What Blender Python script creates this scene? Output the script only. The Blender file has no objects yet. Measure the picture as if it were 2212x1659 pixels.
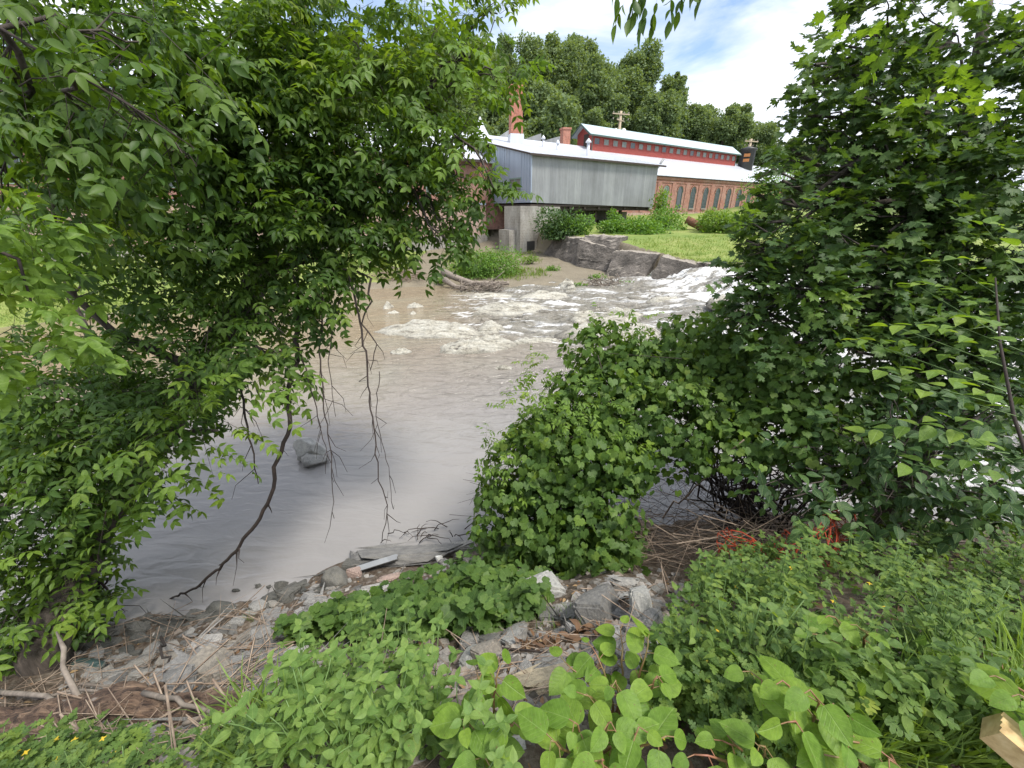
import bpy, bmesh, math, random
import numpy as np
from mathutils import Vector, Matrix

R = math.radians
rng = np.random.default_rng(7)
random.seed(7)
S = bpy.context.scene
C = S.collection

# ------------------------------------------------------------------ camera, world, sun, exposure
F, PITCH, EYE = 850.0, R(23.75), 5.0          # focal length in px of a 2212 px wide picture
cd = bpy.data.cameras.new('camera'); cam = bpy.data.objects.new('camera', cd); C.objects.link(cam)
cam.location = (0, 0, EYE); cam.rotation_euler = (R(90) - PITCH, 0, 0)
cd.sensor_width = 36; cd.lens = F / 2212 * 36; cd.clip_start = .05; cd.clip_end = 3000
S.camera = cam
SUN_EL, SUN_AZ = R(62), R(125)               # azimuth clockwise from +Y
sd = Vector((math.sin(SUN_AZ) * math.cos(SUN_EL), math.cos(SUN_AZ) * math.cos(SUN_EL), math.sin(SUN_EL)))
ld = bpy.data.lights.new('sun', 'SUN'); ld.energy = 1.9; ld.angle = R(13); ld.color = (1, .95, .87)
lo = bpy.data.objects.new('sun', ld); C.objects.link(lo); lo.rotation_euler = sd.to_track_quat('Z', 'Y').to_euler()
S.view_settings.view_transform = 'Standard'; S.view_settings.look = 'None'
S.view_settings.exposure = 1.32; S.view_settings.gamma = 1
S.cycles.max_bounces = 7; S.cycles.diffuse_bounces = 4; S.cycles.transmission_bounces = 4
S.cycles.caustics_reflective = False; S.cycles.caustics_refractive = False
S.cycles.sample_clamp_indirect = 4
W_ = bpy.data.worlds.new('World'); S.world = W_; W_.use_nodes = True
nt = W_.node_tree; nt.nodes.clear()


def nd(t, typ, **k):
    n = t.nodes.new(typ)
    for a, b in k.items():
        if a.startswith('i_'):
            key = a[2:]
            n.inputs[int(key) if key.isdigit() else key.replace('_', ' ')].default_value = b
        else:
            setattr(n, a, b)
    return n


def world():
    L = nt.links.new
    sky = nd(nt, 'ShaderNodeTexSky', sky_type='NISHITA', sun_disc=False, sun_elevation=SUN_EL, sun_rotation=SUN_AZ)
    sky.air_density = 1; sky.dust_density = 1.2
    tc = nd(nt, 'ShaderNodeTexCoord')
    mp = nd(nt, 'ShaderNodeMapping'); mp.inputs['Scale'].default_value = (1.5, 1.5, 5.5)
    mp.inputs['Rotation'].default_value = (0, R(-24), R(10)); mp.inputs['Location'].default_value = (.35, .1, .8)
    L(tc.outputs['Generated'], mp.inputs['Vector'])
    n1 = nd(nt, 'ShaderNodeTexNoise', i_Scale=1.6, i_Detail=9.0, i_Roughness=.55, i_Distortion=.6)
    L(mp.outputs[0], n1.inputs['Vector'])
    cr = nd(nt, 'ShaderNodeValToRGB'); cr.color_ramp.elements[0].position = .30; cr.color_ramp.elements[1].position = .53
    L(n1.outputs['Fac'], cr.inputs[0])
    n2 = nd(nt, 'ShaderNodeTexNoise', i_Scale=3.0, i_Detail=7.0)
    L(mp.outputs[0], n2.inputs['Vector'])
    cc = nd(nt, 'ShaderNodeValToRGB')
    cc.color_ramp.elements[0].position = .3; cc.color_ramp.elements[0].color = (.40, .44, .53, 1)
    cc.color_ramp.elements[1].position = .65; cc.color_ramp.elements[1].color = (.60, .62, .66, 1)
    L(n2.outputs['Fac'], cc.inputs[0])
    b1 = nd(nt, 'ShaderNodeBackground', i_Strength=.095); L(sky.outputs[0], b1.inputs[0])
    b2 = nd(nt, 'ShaderNodeBackground', i_Strength=1.0); L(cc.outputs[0], b2.inputs[0])
    mx = nd(nt, 'ShaderNodeMixShader'); L(cr.outputs[0], mx.inputs[0]); L(b1.outputs[0], mx.inputs[1]); L(b2.outputs[0], mx.inputs[2])
    out = nd(nt, 'ShaderNodeOutputWorld'); L(mx.outputs[0], out.inputs[0])


world()

# ------------------------------------------------------------------ picture rays (used to work out where things stand)
cp, sp = math.cos(PITCH), math.sin(PITCH)


def ray(u, v):
    a = (u - 1106) / F; b = (829.5 - v) / F
    return np.array([a, cp + b * sp, -sp + b * cp])


def P(u, v, t):
    return np.array([0, 0, EYE]) + ray(u, v) * t


def PY(u, v, Y):
    r = ray(u, v); return np.array([0, 0, EYE]) + r * (Y / r[1])


def PZ(u, v, z):
    r = ray(u, v); return np.array([0, 0, EYE]) + r * ((z - EYE) / r[2])


def ss(a, b, x):
    t = np.clip((x - a) / (b - a), 0, 1); return t * t * (3 - 2 * t)


def _h(i, j, k, s):
    n = (i * 374761393 + j * 668265263 + k * 2147483647 + s * 974711) & 0xffffffff
    n = ((n ^ (n >> 13)) * 1274126177) & 0xffffffff
    return ((n ^ (n >> 16)) & 0xffff) / 65535.0


def vn(x, y, z=0, s=0):
    x, y, z = np.broadcast_arrays(np.asarray(x, float), np.asarray(y, float), np.asarray(z, float))
    i, j, k = [np.floor(q).astype(np.int64) for q in (x, y, z)]
    f, g, h = x - i, y - j, z - k
    f, g, h = [q * q * (3 - 2 * q) for q in (f, g, h)]
    r = 0
    for a in (0, 1):
        for b in (0, 1):
            for c in (0, 1):
                r = r + _h(i + a, j + b, k + c, s) * (f if a else 1 - f) * (g if b else 1 - g) * (h if c else 1 - h)
    return r


def fbm(x, y, z=0, s=0, o=4):
    r = 0; a = .5; t = 0
    for q in range(o):
        r = r + a * vn(x, y, z, s + q * 17); t += a; a *= .5
        x, y, z = x * 2.03, y * 2.03, np.asarray(z) * 2.03
    return r / t


SHX = [-60, -12, -7, -5.4, -4.4, -3.3, -2.4, -.8, 1, 3, 8, 20, 60]
SHY = [-6, 1.2, 3.0, 3.4, 3.5, 3.9, 4.6, 5.0, 5.3, 5.5, 5.6, 5.6, 3]
FAX = [-200, -50, -30, -21.6, -14, -10, -3.6, .8, 4, 11, 13, 30, 200]
FAY = [-10, 6, 13, 19.2, 25, 28, 29.2, 28, 27.4, 28, 27, 25, 20]
BKX = [-3, -1, -.3, 0, .5, 1, 2, 3, 4, 5, 30]
BKZ = [-2, -.7, -.2, 0, .22, .5, 1.25, 2.15, 2.95, 3.35, 3.6]


def hill(x, y):
    top = np.interp(x, [-200, -60, 5, 46, 66, 80, 100, 130, 300], [22, 27, 27, 15, 12, 10, 6, 3, 3])
    return top * ss(70, 128, y)


def WZ(x, y):
    """height of the river: a flat pool that steps up to the rapids"""
    u = np.clip(ss(5.5, 12, x) * .45 + ss(11.5, 14.5, x + .15 * (y - 20)) * .8, 0, 2)
    u = u + ss(19, 27, y) * ss(-3, 5, x) * .22
    return u


def H(x, y):
    x = np.asarray(x, float); y = np.asarray(y, float)
    d = (np.interp(x, SHX, SHY) - y) * .95 + (fbm(x * 1.1, y * 1.1, 0, 3) - .5) * .5
    near = np.interp(d, BKX, BKZ) + (fbm(x * 3, y * 3, 0, 5) - .5) * .16
    e = y - np.interp(x, FAX, FAY) + (fbm(x * .5, y * .5, 0, 9) - .5) * 1.2
    far = np.interp(e, [-3, -1, 0, 1, 8, 15, 21, 60], [-2, -.4, 0, .25, .7, 1.0, 2.2, 4]) + (fbm(x * .8, y * .8, 0, 11) - .5) * .2
    far = np.where(x < -9, far + ss(-9, -16, x) * ss(0, 3, e) * .5, far)
    # lawn held by the broken retaining wall
    lw = np.interp(y, [26, 27, 31, 35, 45, 55, 65], [1.5, 1.6, 2.0, 2.65, 3.0, 3.7, 4.5]) + (fbm(x * .7, y * .7, 0, 21) - .5) * .12
    sx, sy = 12.7 - 3.2, 27.1 - 42.0; ln = math.hypot(sx, sy)
    q = ((x - 3.2) * (-sy) + (y - 42) * sx) / ln          # >0 behind the wall
    q = np.where(x > 12.7, np.minimum(q, (y - 27.4)), q)
    k = ss(.4, 1.1, q) * ss(25.5, 27.5, y)
    far = far * (1 - k) + lw * k
    far = far + hill(x, y)
    z = np.maximum(np.where(y < 14, near, -2), np.where(y > 5, far, -2))
    return z


def _table(x0, x1, y0, y1, st):
    xs_ = np.arange(x0, x1 + st, st); ys_ = np.arange(y0, y1 + st, st); X, Y = np.meshgrid(xs_, ys_)
    return (x0, y0, st, H(X, Y))


TBN = _table(-13, 13, -4, 9, .05); TBF = _table(-70, 70, 8, 80, .3)


def Ht(x, y):
    def lk(tb):
        x0, y0, st, A = tb
        fx = np.clip((x - x0) / st, 0, A.shape[1] - 1.001); fy = np.clip((y - y0) / st, 0, A.shape[0] - 1.001)
        i = fx.astype(int); j = fy.astype(int); a = fx - i; b = fy - j
        return (A[j, i] * (1 - a) + A[j, i + 1] * a) * (1 - b) + (A[j + 1, i] * (1 - a) + A[j + 1, i + 1] * a) * b
    return np.where((y < 8.5) & (np.abs(x) < 12.9), lk(TBN), lk(TBF))


TT = np.concatenate([np.arange(.6, 10, .03), np.arange(10, 95, .15)])


def G(u, v, lift=0):
    """where the picture ray meets the ground"""
    p = ray(u, v)[None] * TT[:, None] + np.array([0, 0, EYE])
    w = np.flatnonzero(p[:, 2] < Ht(p[:, 0], p[:, 1]) + lift)
    return p[w[0]].copy() if len(w) else p[-1].copy()


# ------------------------------------------------------------------ object helpers
OFF = {}


def tag(o, label=None, cat=None, group=None, kind=None):
    if label: o['label'] = label
    if cat: o['category'] = cat
    if group: o['group'] = group
    if kind: o['kind'] = kind
    return o


def thing(name, label, cat, loc=(0, 0, 0), group=None):
    o = bpy.data.objects.new(name, None); C.objects.link(o); o.location = [float(q) for q in loc]
    o.empty_display_size = .1
    OFF[o] = np.array(loc, float)
    return tag(o, label, cat, group)


def link(name, me, mats, parent=None):
    o = bpy.data.objects.new(name, me); C.objects.link(o)
    for m in (mats if isinstance(mats, (list, tuple)) else [mats]):
        me.materials.append(m)
    if parent is not None:
        o.parent = parent; OFF[o] = OFF.get(parent, np.zeros(3))
    else:
        OFF[o] = np.zeros(3)
    return o


def npmesh(name, V, Fc, mats, parent=None, attr=None, smooth=True, midx=None):
    """V (n,3); Fc (m,k) ; attr {name:(m,) face values or ('POINT', values)}"""
    V = np.asarray(V, np.float32); Fc = np.asarray(Fc, np.int32)
    if parent is not None:
        V = V - OFF.get(parent, np.zeros(3)).astype(np.float32)
    me = bpy.data.meshes.new(name); m, k = Fc.shape
    me.vertices.add(len(V)); me.vertices.foreach_set('co', np.ascontiguousarray(V, np.float32).ravel())
    me.loops.add(m * k); me.loops.foreach_set('vertex_index', Fc.ravel())
    me.polygons.add(m); me.polygons.foreach_set('loop_start', np.arange(0, m * k, k, dtype=np.int32))
    if smooth: me.polygons.foreach_set('use_smooth', np.ones(m, bool))
    if midx is not None: me.polygons.foreach_set('material_index', np.asarray(midx, np.int32))
    me.update(calc_edges=True)
    for an, av in (attr or {}).items():
        if isinstance(av, tuple):
            a = me.attributes.new(an, 'FLOAT', 'POINT'); a.data.foreach_set('value', np.asarray(av[1], np.float32))
        else:
            a = me.attributes.new(an, 'FLOAT', 'FACE'); a.data.foreach_set('value', np.asarray(av, np.float32))
    return link(name, me, mats, parent)


class MB:
    def __init__(s): s.v = []; s.f = []; s.m = []; s.sm = []

    def add(s, vs, fs, m=0, sm=False):
        n = len(s.v); s.v += [tuple(float(c) for c in q) for q in vs]
        for f in fs: s.f.append(tuple(i + n for i in f)); s.m.append(m); s.sm.append(sm)

    def hexa(s, p, m=0):
        """p: 8 points, bottom 4 then top 4, both counter-clockwise from above"""
        s.add(p, [(0, 3, 2, 1), (4, 5, 6, 7), (0, 1, 5, 4), (1, 2, 6, 5), (2, 3, 7, 6), (3, 0, 4, 7)], m)

    def box(s, c, d, m=0, rz=0):
        x, y, z = [q / 2 for q in d]; co, si = math.cos(rz), math.sin(rz)
        pts = []
        for zz in (-z, z):
            for (a, b) in ((-x, -y), (x, -y), (x, y), (-x, y)):
                pts.append((c[0] + a * co - b * si, c[1] + a * si + b * co, c[2] + zz))
        s.hexa(pts, m)

    def tube(s, pts, rad, n=6, m=0, cap=True):
        pts = [Vector([float(c) for c in q]) for q in pts]
        if not hasattr(rad, '__len__'): rad = [rad] * len(pts)
        base = len(s.v); up = None
        for i, p in enumerate(pts):
            d = (pts[min(i + 1, len(pts) - 1)] - pts[max(i - 1, 0)]).normalized()
            if up is None: up = d.orthogonal().normalized()
            up = (up - d * up.dot(d))
            up = up.normalized() if up.length > 1e-5 else d.orthogonal().normalized()
            sd_ = d.cross(up)
            for k in range(n):
                a = 2 * math.pi * k / n
                s.v.append(tuple(p + (up * math.cos(a) + sd_ * math.sin(a)) * rad[i]))
        for i in range(len(pts) - 1):
            for k in range(n):
                a = base + i * n + k; b = base + i * n + (k + 1) % n
                s.f.append((a, b, b + n, a + n)); s.m.append(m); s.sm.append(True)
        if cap:
            s.f.append(tuple(base + k for k in range(n))[::-1]); s.m.append(m); s.sm.append(False)
            e = base + (len(pts) - 1) * n
            s.f.append(tuple(e + k for k in range(n))); s.m.append(m); s.sm.append(False)

    def lathe(s, c, prof, n=12, m=0):
        base = len(s.v)
        for (r, z) in prof:
            for k in range(n):
                a = 2 * math.pi * k / n
                s.v.append((c[0] + r * math.cos(a), c[1] + r * math.sin(a), c[2] + z))
        for i in range(len(prof) - 1):
            for k in range(n):
                a = base + i * n + k; b = base + i * n + (k + 1) % n
                s.f.append((a, b, b + n, a + n)); s.m.append(m); s.sm.append(True)
        s.f.append(tuple(base + (len(prof) - 1) * n + k for k in range(n))); s.m.append(m); s.sm.append(False)

    def build(s, name, mats, parent=None):
        off = OFF.get(parent, np.zeros(3)) if parent is not None else np.zeros(3)
        me = bpy.data.meshes.new(name)
        me.from_pydata([(v[0] - off[0], v[1] - off[1], v[2] - off[2]) for v in s.v], [], s.f)
        me.polygons.foreach_set('material_index', s.m); me.polygons.foreach_set('use_smooth', s.sm)
        me.update()
        return link(name, me, mats, parent)


def copy_tree(o, parent=None):
    c = o.copy(); C.objects.link(c)
    if parent is not None: c.parent = parent
    for ch in o.children: copy_tree(ch, c)
    return c


# ------------------------------------------------------------------ materials
def mat(name):
    m = bpy.data.materials.new(name); m.use_nodes = True
    t = m.node_tree; b = t.nodes['Principled BSDF']
    return m, t, b, t.links.new


def ramp(t, stops, fac):
    r = t.nodes.new('ShaderNodeValToRGB'); e = r.color_ramp.elements
    while len(e) < len(stops): e.new(.5)
    for i, (p, c) in enumerate(stops):
        e[i].position = p; e[i].color = (*c, 1) if len(c) == 3 else c
    t.links.new(fac, r.inputs[0]); return r.outputs[0]


def noise(t, scale, detail=4, rough=.55, vec=None, sc=None, dist=0):
    n = nd(t, 'ShaderNodeTexNoise'); n.inputs['Scale'].default_value = scale
    n.inputs['Detail'].default_value = detail; n.inputs['Roughness'].default_value = rough; n.inputs['Distortion'].default_value = dist
    if vec is None:
        vec = nd(t, 'ShaderNodeTexCoord').outputs['Object']
    if sc:
        mp = nd(t, 'ShaderNodeMapping'); mp.inputs['Scale'].default_value = sc; t.links.new(vec, mp.inputs[0]); vec = mp.outputs[0]
    t.links.new(vec, n.inputs['Vector']); return n.outputs['Fac']


def mixc(t, f, a, b, typ='MIX'):
    m = nd(t, 'ShaderNodeMix', data_type='RGBA', blend_type=typ)
    for s_, v in ((0, f), (6, a), (7, b)):
        if hasattr(v, 'links'): t.links.new(v, m.inputs[s_])
        elif s_ == 0: m.inputs[0].default_value = v
        else: m.inputs[s_].default_value = (*v, 1)
    return m.outputs[2]


def mathn(t, op, a, b=0):
    m = nd(t, 'ShaderNodeMath', operation=op)
    for i, v in enumerate((a, b)):
        if hasattr(v, 'links'): t.links.new(v, m.inputs[i])
        else: m.inputs[i].default_value = v
    return m.outputs[0]


def bump(t, b, h, s=.3, d=.02):
    n = nd(t, 'ShaderNodeBump'); n.inputs['Strength'].default_value = s; n.inputs['Distance'].default_value = d
    t.links.new(h, n.inputs['Height']); t.links.new(n.outputs[0], b.inputs['Normal'])


def simple(name, c1, c2=None, sc=6, rough=.7, bs=.2, bd=.01, metal=0, spec=.5, stretch=None):
    m, t, b, L = mat(name)
    c2 = c2 or tuple(q * .7 for q in c1)
    n = noise(t, sc, 5, sc=stretch)
    L(ramp(t, [(.3, c2), (.7, c1)], n), b.inputs['Base Color'])
    b.inputs['Roughness'].default_value = rough; b.inputs['Metallic'].default_value = metal
    b.inputs['Specular IOR Level'].default_value = spec
    if bs: bump(t, b, n, bs, bd)
    return m


def leafmat(name, stops, trans=.38, rough=.48, spec=.28, attr='rnd', tcol=1.5, vein=0):
    m, t, b, L = mat(name)
    a = nd(t, 'ShaderNodeAttribute', attribute_name=attr)
    big = noise(t, .9, 2)
    v = mathn(t, 'ADD', mathn(t, 'MULTIPLY', a.outputs['Fac'], .75), mathn(t, 'MULTIPLY', mathn(t, 'SUBTRACT', big, .3), .6))
    col = ramp(t, stops, v)
    if vein:   # midrib and side veins, blotches
        lx = nd(t, 'ShaderNodeAttribute', attribute_name='lx').outputs['Fac']; ly = nd(t, 'ShaderNodeAttribute', attribute_name='ly').outputs['Fac']
        sv = mathn(t, 'PINGPONG', mathn(t, 'SUBTRACT', mathn(t, 'MULTIPLY', ly, 7.0), mathn(t, 'MULTIPLY', lx, 6.0)), .5)
        rib = mathn(t, 'MAXIMUM', ramp(t, [(.0, (1, 1, 1)), (.022, (0, 0, 0))], lx), mathn(t, 'MULTIPLY', ramp(t, [(0, (1, 1, 1)), (.12, (0, 0, 0))], sv), .45))
        col = mixc(t, mathn(t, 'MULTIPLY', rib, vein), col, (.30, .42, .14))
        bl = noise(t, 38, 4, .7)
        col = mixc(t, 1.0, col, ramp(t, [(.3, (.72, .74, .7)), (.62, (1.12, 1.1, 1.1))], bl), 'MULTIPLY')
        sp_ = noise(t, 95, 2, .5)
        col = mixc(t, ramp(t, [(.70, (0, 0, 0)), (.74, (1, 1, 1))], sp_), col, (.16, .13, .05))
        bump(t, b, mathn(t, 'ADD', mathn(t, 'MULTIPLY', rib, -.5), bl), .5, .006)
    L(col, b.inputs['Base Color']); b.inputs['Roughness'].default_value = rough
    b.inputs['Specular IOR Level'].default_value = spec
    tr = nd(t, 'ShaderNodeBsdfTranslucent')
    L(mixc(t, 1.0, col, (tcol * 1.25, tcol * 1.2, tcol * .35), 'MULTIPLY'), tr.inputs[0])
    mx = nd(t, 'ShaderNodeMixShader'); mx.inputs[0].default_value = trans
    L(b.outputs[0], mx.inputs[1]); L(tr.outputs[0], mx.inputs[2]); L(mx.outputs[0], t.nodes['Material Output'].inputs[0])
    m.cycles.use_transparent_shadow = False
    return m


M = {}
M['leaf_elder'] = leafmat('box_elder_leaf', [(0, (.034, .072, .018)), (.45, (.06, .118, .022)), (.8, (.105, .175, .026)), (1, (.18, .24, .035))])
M['leaf_lit'] = leafmat('box_elder_backlit_leaf', [(0, (.048, .10, .022)), (.45, (.085, .155, .028)), (.8, (.14, .215, .035)), (1, (.23, .28, .045))], trans=.45)  # lighter, yellower box elder leaf: sun shining through is put into the colour
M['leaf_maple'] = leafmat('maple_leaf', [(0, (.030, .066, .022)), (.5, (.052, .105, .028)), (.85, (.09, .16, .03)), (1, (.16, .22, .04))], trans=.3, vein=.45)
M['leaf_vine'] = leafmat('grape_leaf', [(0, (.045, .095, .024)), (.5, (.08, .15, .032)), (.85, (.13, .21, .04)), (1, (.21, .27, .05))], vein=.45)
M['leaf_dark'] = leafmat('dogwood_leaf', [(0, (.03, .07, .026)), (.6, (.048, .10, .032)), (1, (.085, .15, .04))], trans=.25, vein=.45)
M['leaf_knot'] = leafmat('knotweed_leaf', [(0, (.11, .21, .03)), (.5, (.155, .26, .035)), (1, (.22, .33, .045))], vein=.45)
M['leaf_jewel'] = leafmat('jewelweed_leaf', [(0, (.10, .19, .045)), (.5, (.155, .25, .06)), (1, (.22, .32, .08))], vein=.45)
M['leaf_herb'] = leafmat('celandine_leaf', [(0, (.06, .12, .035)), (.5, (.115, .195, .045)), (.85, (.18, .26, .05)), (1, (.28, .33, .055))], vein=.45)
M['leaf_bright'] = leafmat('young_sunlit_leaf', [(0, (.09, .17, .03)), (.6, (.14, .235, .035)), (1, (.22, .31, .045))], vein=.45)  # light green of young growth; on the sunlit clusters it is painted sunlight
M['leaf_far'] = leafmat('hazy_hill_leaf', [(0, (.10, .155, .075)), (.5, (.15, .21, .10)), (1, (.21, .27, .125))], trans=.3, rough=.6, spec=.2)  # paled and dulled: distance haze is put into the leaf colour
M['leaf_shrub'] = leafmat('shrub_leaf', [(0, (.07, .15, .03)), (.5, (.12, .23, .04)), (1, (.19, .31, .05))], trans=.3)
M['grass'] = leafmat('grass_blade', [(0, (.10, .17, .035)), (.5, (.17, .25, .05)), (1, (.28, .31, .09))], trans=.3)
M['deadleaf'] = leafmat('dead_leaf', [(0, (.10, .06, .04)), (.5, (.20, .115, .06)), (1, (.36, .25, .13))], trans=.15)
M['petal'] = leafmat('yellow_petal', [(0, (.55, .38, .03)), (1, (.7, .52, .05))], trans=.3)
M['bark'] = simple('bark', (.11, .09, .075), (.025, .02, .016), 16, .95, 1.0, .04, stretch=(1, 1, .2))
M['twig'] = simple('twig_bark', (.05, .035, .028), (.025, .018, .015), 20, .85, .3)
M['stem_green'] = simple('green_stem', (.16, .26, .08), (.12, .2, .06), 10, .5, 0)
M['stem_red'] = simple('reddish_stem', (.25, .10, .06), (.16, .15, .05), 8, .5, 0)
M['stick'] = simple('weathered_stick', (.36, .28, .21), (.17, .12, .085), 14, .85, .4, stretch=(1, 1, 1))
M['driftwood'] = simple('driftwood', (.32, .27, .22), (.13, .105, .085), 9, .85, .4)


def mk_log():
    m, t, b, L = mat('rotting_log_wood')
    a = noise(t, 3, 6, .6, sc=(.7, 6, 6)); c = noise(t, 9, 5)
    col = ramp(t, [(.32, (.05, .03, .02)), (.46, (.13, .08, .055)), (.6, (.27, .18, .12)), (.75, (.40, .29, .20))], a)
    d = noise(t, 16, 6, .7, sc=(.35, 3, 3))
    col = mixc(t, 1.0, col, ramp(t, [(.35, (.25, .22, .2)), (.5, (.9, .9, .9)), (.7, (1.25, 1.2, 1.15))], d), 'MULTIPLY')
    lich = ramp(t, [(.66, (0, 0, 0)), (.70, (1, 1, 1))], c)
    L(mixc(t, lich, col, (.30, .34, .27)), b.inputs['Base Color']); b.inputs['Roughness'].default_value = .9
    bump(t, b, mathn(t, 'ADD', a, mathn(t, 'MULTIPLY', d, .7)), 1.0, .06)
    return m


M['log'] = mk_log()


def mk_rock(name, cols, dark=.5, sc=7, attr=None):
    m, t, b, L = mat(name)
    oi = nd(t, 'ShaderNodeObjectInfo')
    base = ramp(t, cols, nd(t, 'ShaderNodeAttribute', attribute_name=attr).outputs['Fac'] if attr else oi.outputs['Random'])
    n1 = noise(t, sc, 8, .65); n2 = noise(t, sc * 9, 4, .7)
    c = mixc(t, 1.0, base, ramp(t, [(.25, (dark,) * 3), (.5, (.85, .85, .84)), (.75, (1.25, 1.22, 1.15))], n1), 'MULTIPLY')
    c = mixc(t, 1.0, c, ramp(t, [(.3, (.75,) * 3), (.6, (1.1,) * 3)], n2), 'MULTIPLY')
    L(c, b.inputs['Base Color']); b.inputs['Roughness'].default_value = .85
    bump(t, b, mathn(t, 'ADD', n1, mathn(t, 'MULTIPLY', n2, .35)), .7, .03)
    return m


M['stone'] = mk_rock('shore_stone', [(0, (.17, .165, .155)), (.35, (.27, .265, .26)), (.6, (.36, .35, .33)), (.8, (.30, .27, .23)), (1, (.42, .41, .40))])
M['stone_pale'] = mk_rock('pale_concrete_chunk', [(0, (.36, .36, .34)), (1, (.44, .43, .41))])
M['stone_wet'] = mk_rock('wet_stone', [(0, (.10, .10, .09)), (1, (.15, .145, .13))])
M['stone_pink'] = mk_rock('pinkish_stone', [(0, (.40, .30, .26)), (1, (.40, .30, .26))])
M['stone_ochre'] = mk_rock('ochre_stone', [(0, (.42, .36, .26)), (1, (.42, .36, .26))])


def mk_ledge():
    m, t, b, L = mat('river_ledge_rock')
    g = nd(t, 'ShaderNodeNewGeometry')
    n1 = noise(t, 1.5, 9, .72, vec=g.outputs['Position'], sc=(.7, 2.6, 3), dist=.7); n2 = noise(t, 9, 6, .7, vec=g.outputs['Position'])
    c = ramp(t, [(.32, (.055, .05, .042)), (.38, (.17, .155, .13)), (.46, (.46, .43, .35)), (.62, (.64, .62, .54))], n1)
    c = mixc(t, 1.0, c, ramp(t, [(.3, (.6,) * 3), (.6, (1.1,) * 3)], n2), 'MULTIPLY')
    wr = nd(t, 'ShaderNodeAttribute', attribute_name='rim')
    c = mixc(t, ramp(t, [(.76, (0, 0, 0)), (.98, (1, 1, 1))], mathn(t, 'ADD', wr.outputs['Fac'], mathn(t, 'MULTIPLY', mathn(t, 'SUBTRACT', n1, .5), .9))), c, (.085, .075, .06))
    L(c, b.inputs['Base Color']); b.inputs['Roughness'].default_value = .7
    bump(t, b, mathn(t, 'ADD', n1, mathn(t, 'MULTIPLY', n2, .4)), 1.0, .2)
    return m


M['ledge'] = mk_ledge()


def mk_wallrock():
    m, t, b, L = mat('stained_concrete_slab')
    g = nd(t, 'ShaderNodeNewGeometry')
    n1 = noise(t, .9, 8, .65, vec=g.outputs['Position']); n2 = noise(t, 7, 6, .7, vec=g.outputs['Position'])
    n3 = noise(t, 1.7, 7, .7, vec=g.outputs['Position'], dist=1.5)
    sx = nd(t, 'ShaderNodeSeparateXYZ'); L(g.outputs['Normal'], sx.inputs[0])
    c = ramp(t, [(.3, (.055, .048, .04)), (.5, (.12, .105, .09)), (.72, (.21, .185, .16))], n1)
    c = mixc(t, ramp(t, [(.66, (0, 0, 0)), (.71, (1, 1, 1))], n3), c, (.33, .30, .27))
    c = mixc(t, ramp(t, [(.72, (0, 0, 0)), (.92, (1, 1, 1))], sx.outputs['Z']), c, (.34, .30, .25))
    c = mixc(t, 1.0, c, ramp(t, [(.3, (.65,) * 3), (.6, (1.1,) * 3)], n2), 'MULTIPLY')
    L(c, b.inputs['Base Color']); b.inputs['Roughness'].default_value = .88
    bump(t, b, mathn(t, 'ADD', n1, mathn(t, 'MULTIPLY', n2, .6)), 1.0, .22)
    return m


M['wallrock'] = mk_wallrock()


def mk_concrete():
    m, t, b, L = mat('weathered_concrete')
    g = nd(t, 'ShaderNodeNewGeometry')
    n1 = noise(t, .8, 8, .65, vec=g.outputs['Position'], sc=(1, 1, .35)); n2 = noise(t, 6, 5, .7, vec=g.outputs['Position'])
    w = nd(t, 'ShaderNodeTexWave', wave_type='BANDS', bands_direction='Z'); w.inputs['Scale'].default_value = 1.2; w.inputs['Distortion'].default_value = .6
    L(g.outputs['Position'], w.inputs[0])
    c = ramp(t, [(.3, (.17, .15, .125)), (.5, (.32, .30, .26)), (.7, (.46, .44, .40))], n1)
    c = mixc(t, 1.0, c, ramp(t, [(.3, (.75,) * 3), (.6, (1.1,) * 3)], n2), 'MULTIPLY')
    c = mixc(t, .1, c, ramp(t, [(0, (.1,) * 3), (.2, (.35,) * 3)], w.outputs['Fac']), 'MIX')
    L(c, b.inputs['Base Color']); b.inputs['Roughness'].default_value = .9
    bump(t, b, n2, .4, .03)
    return m


M['concrete'] = mk_concrete()


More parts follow.
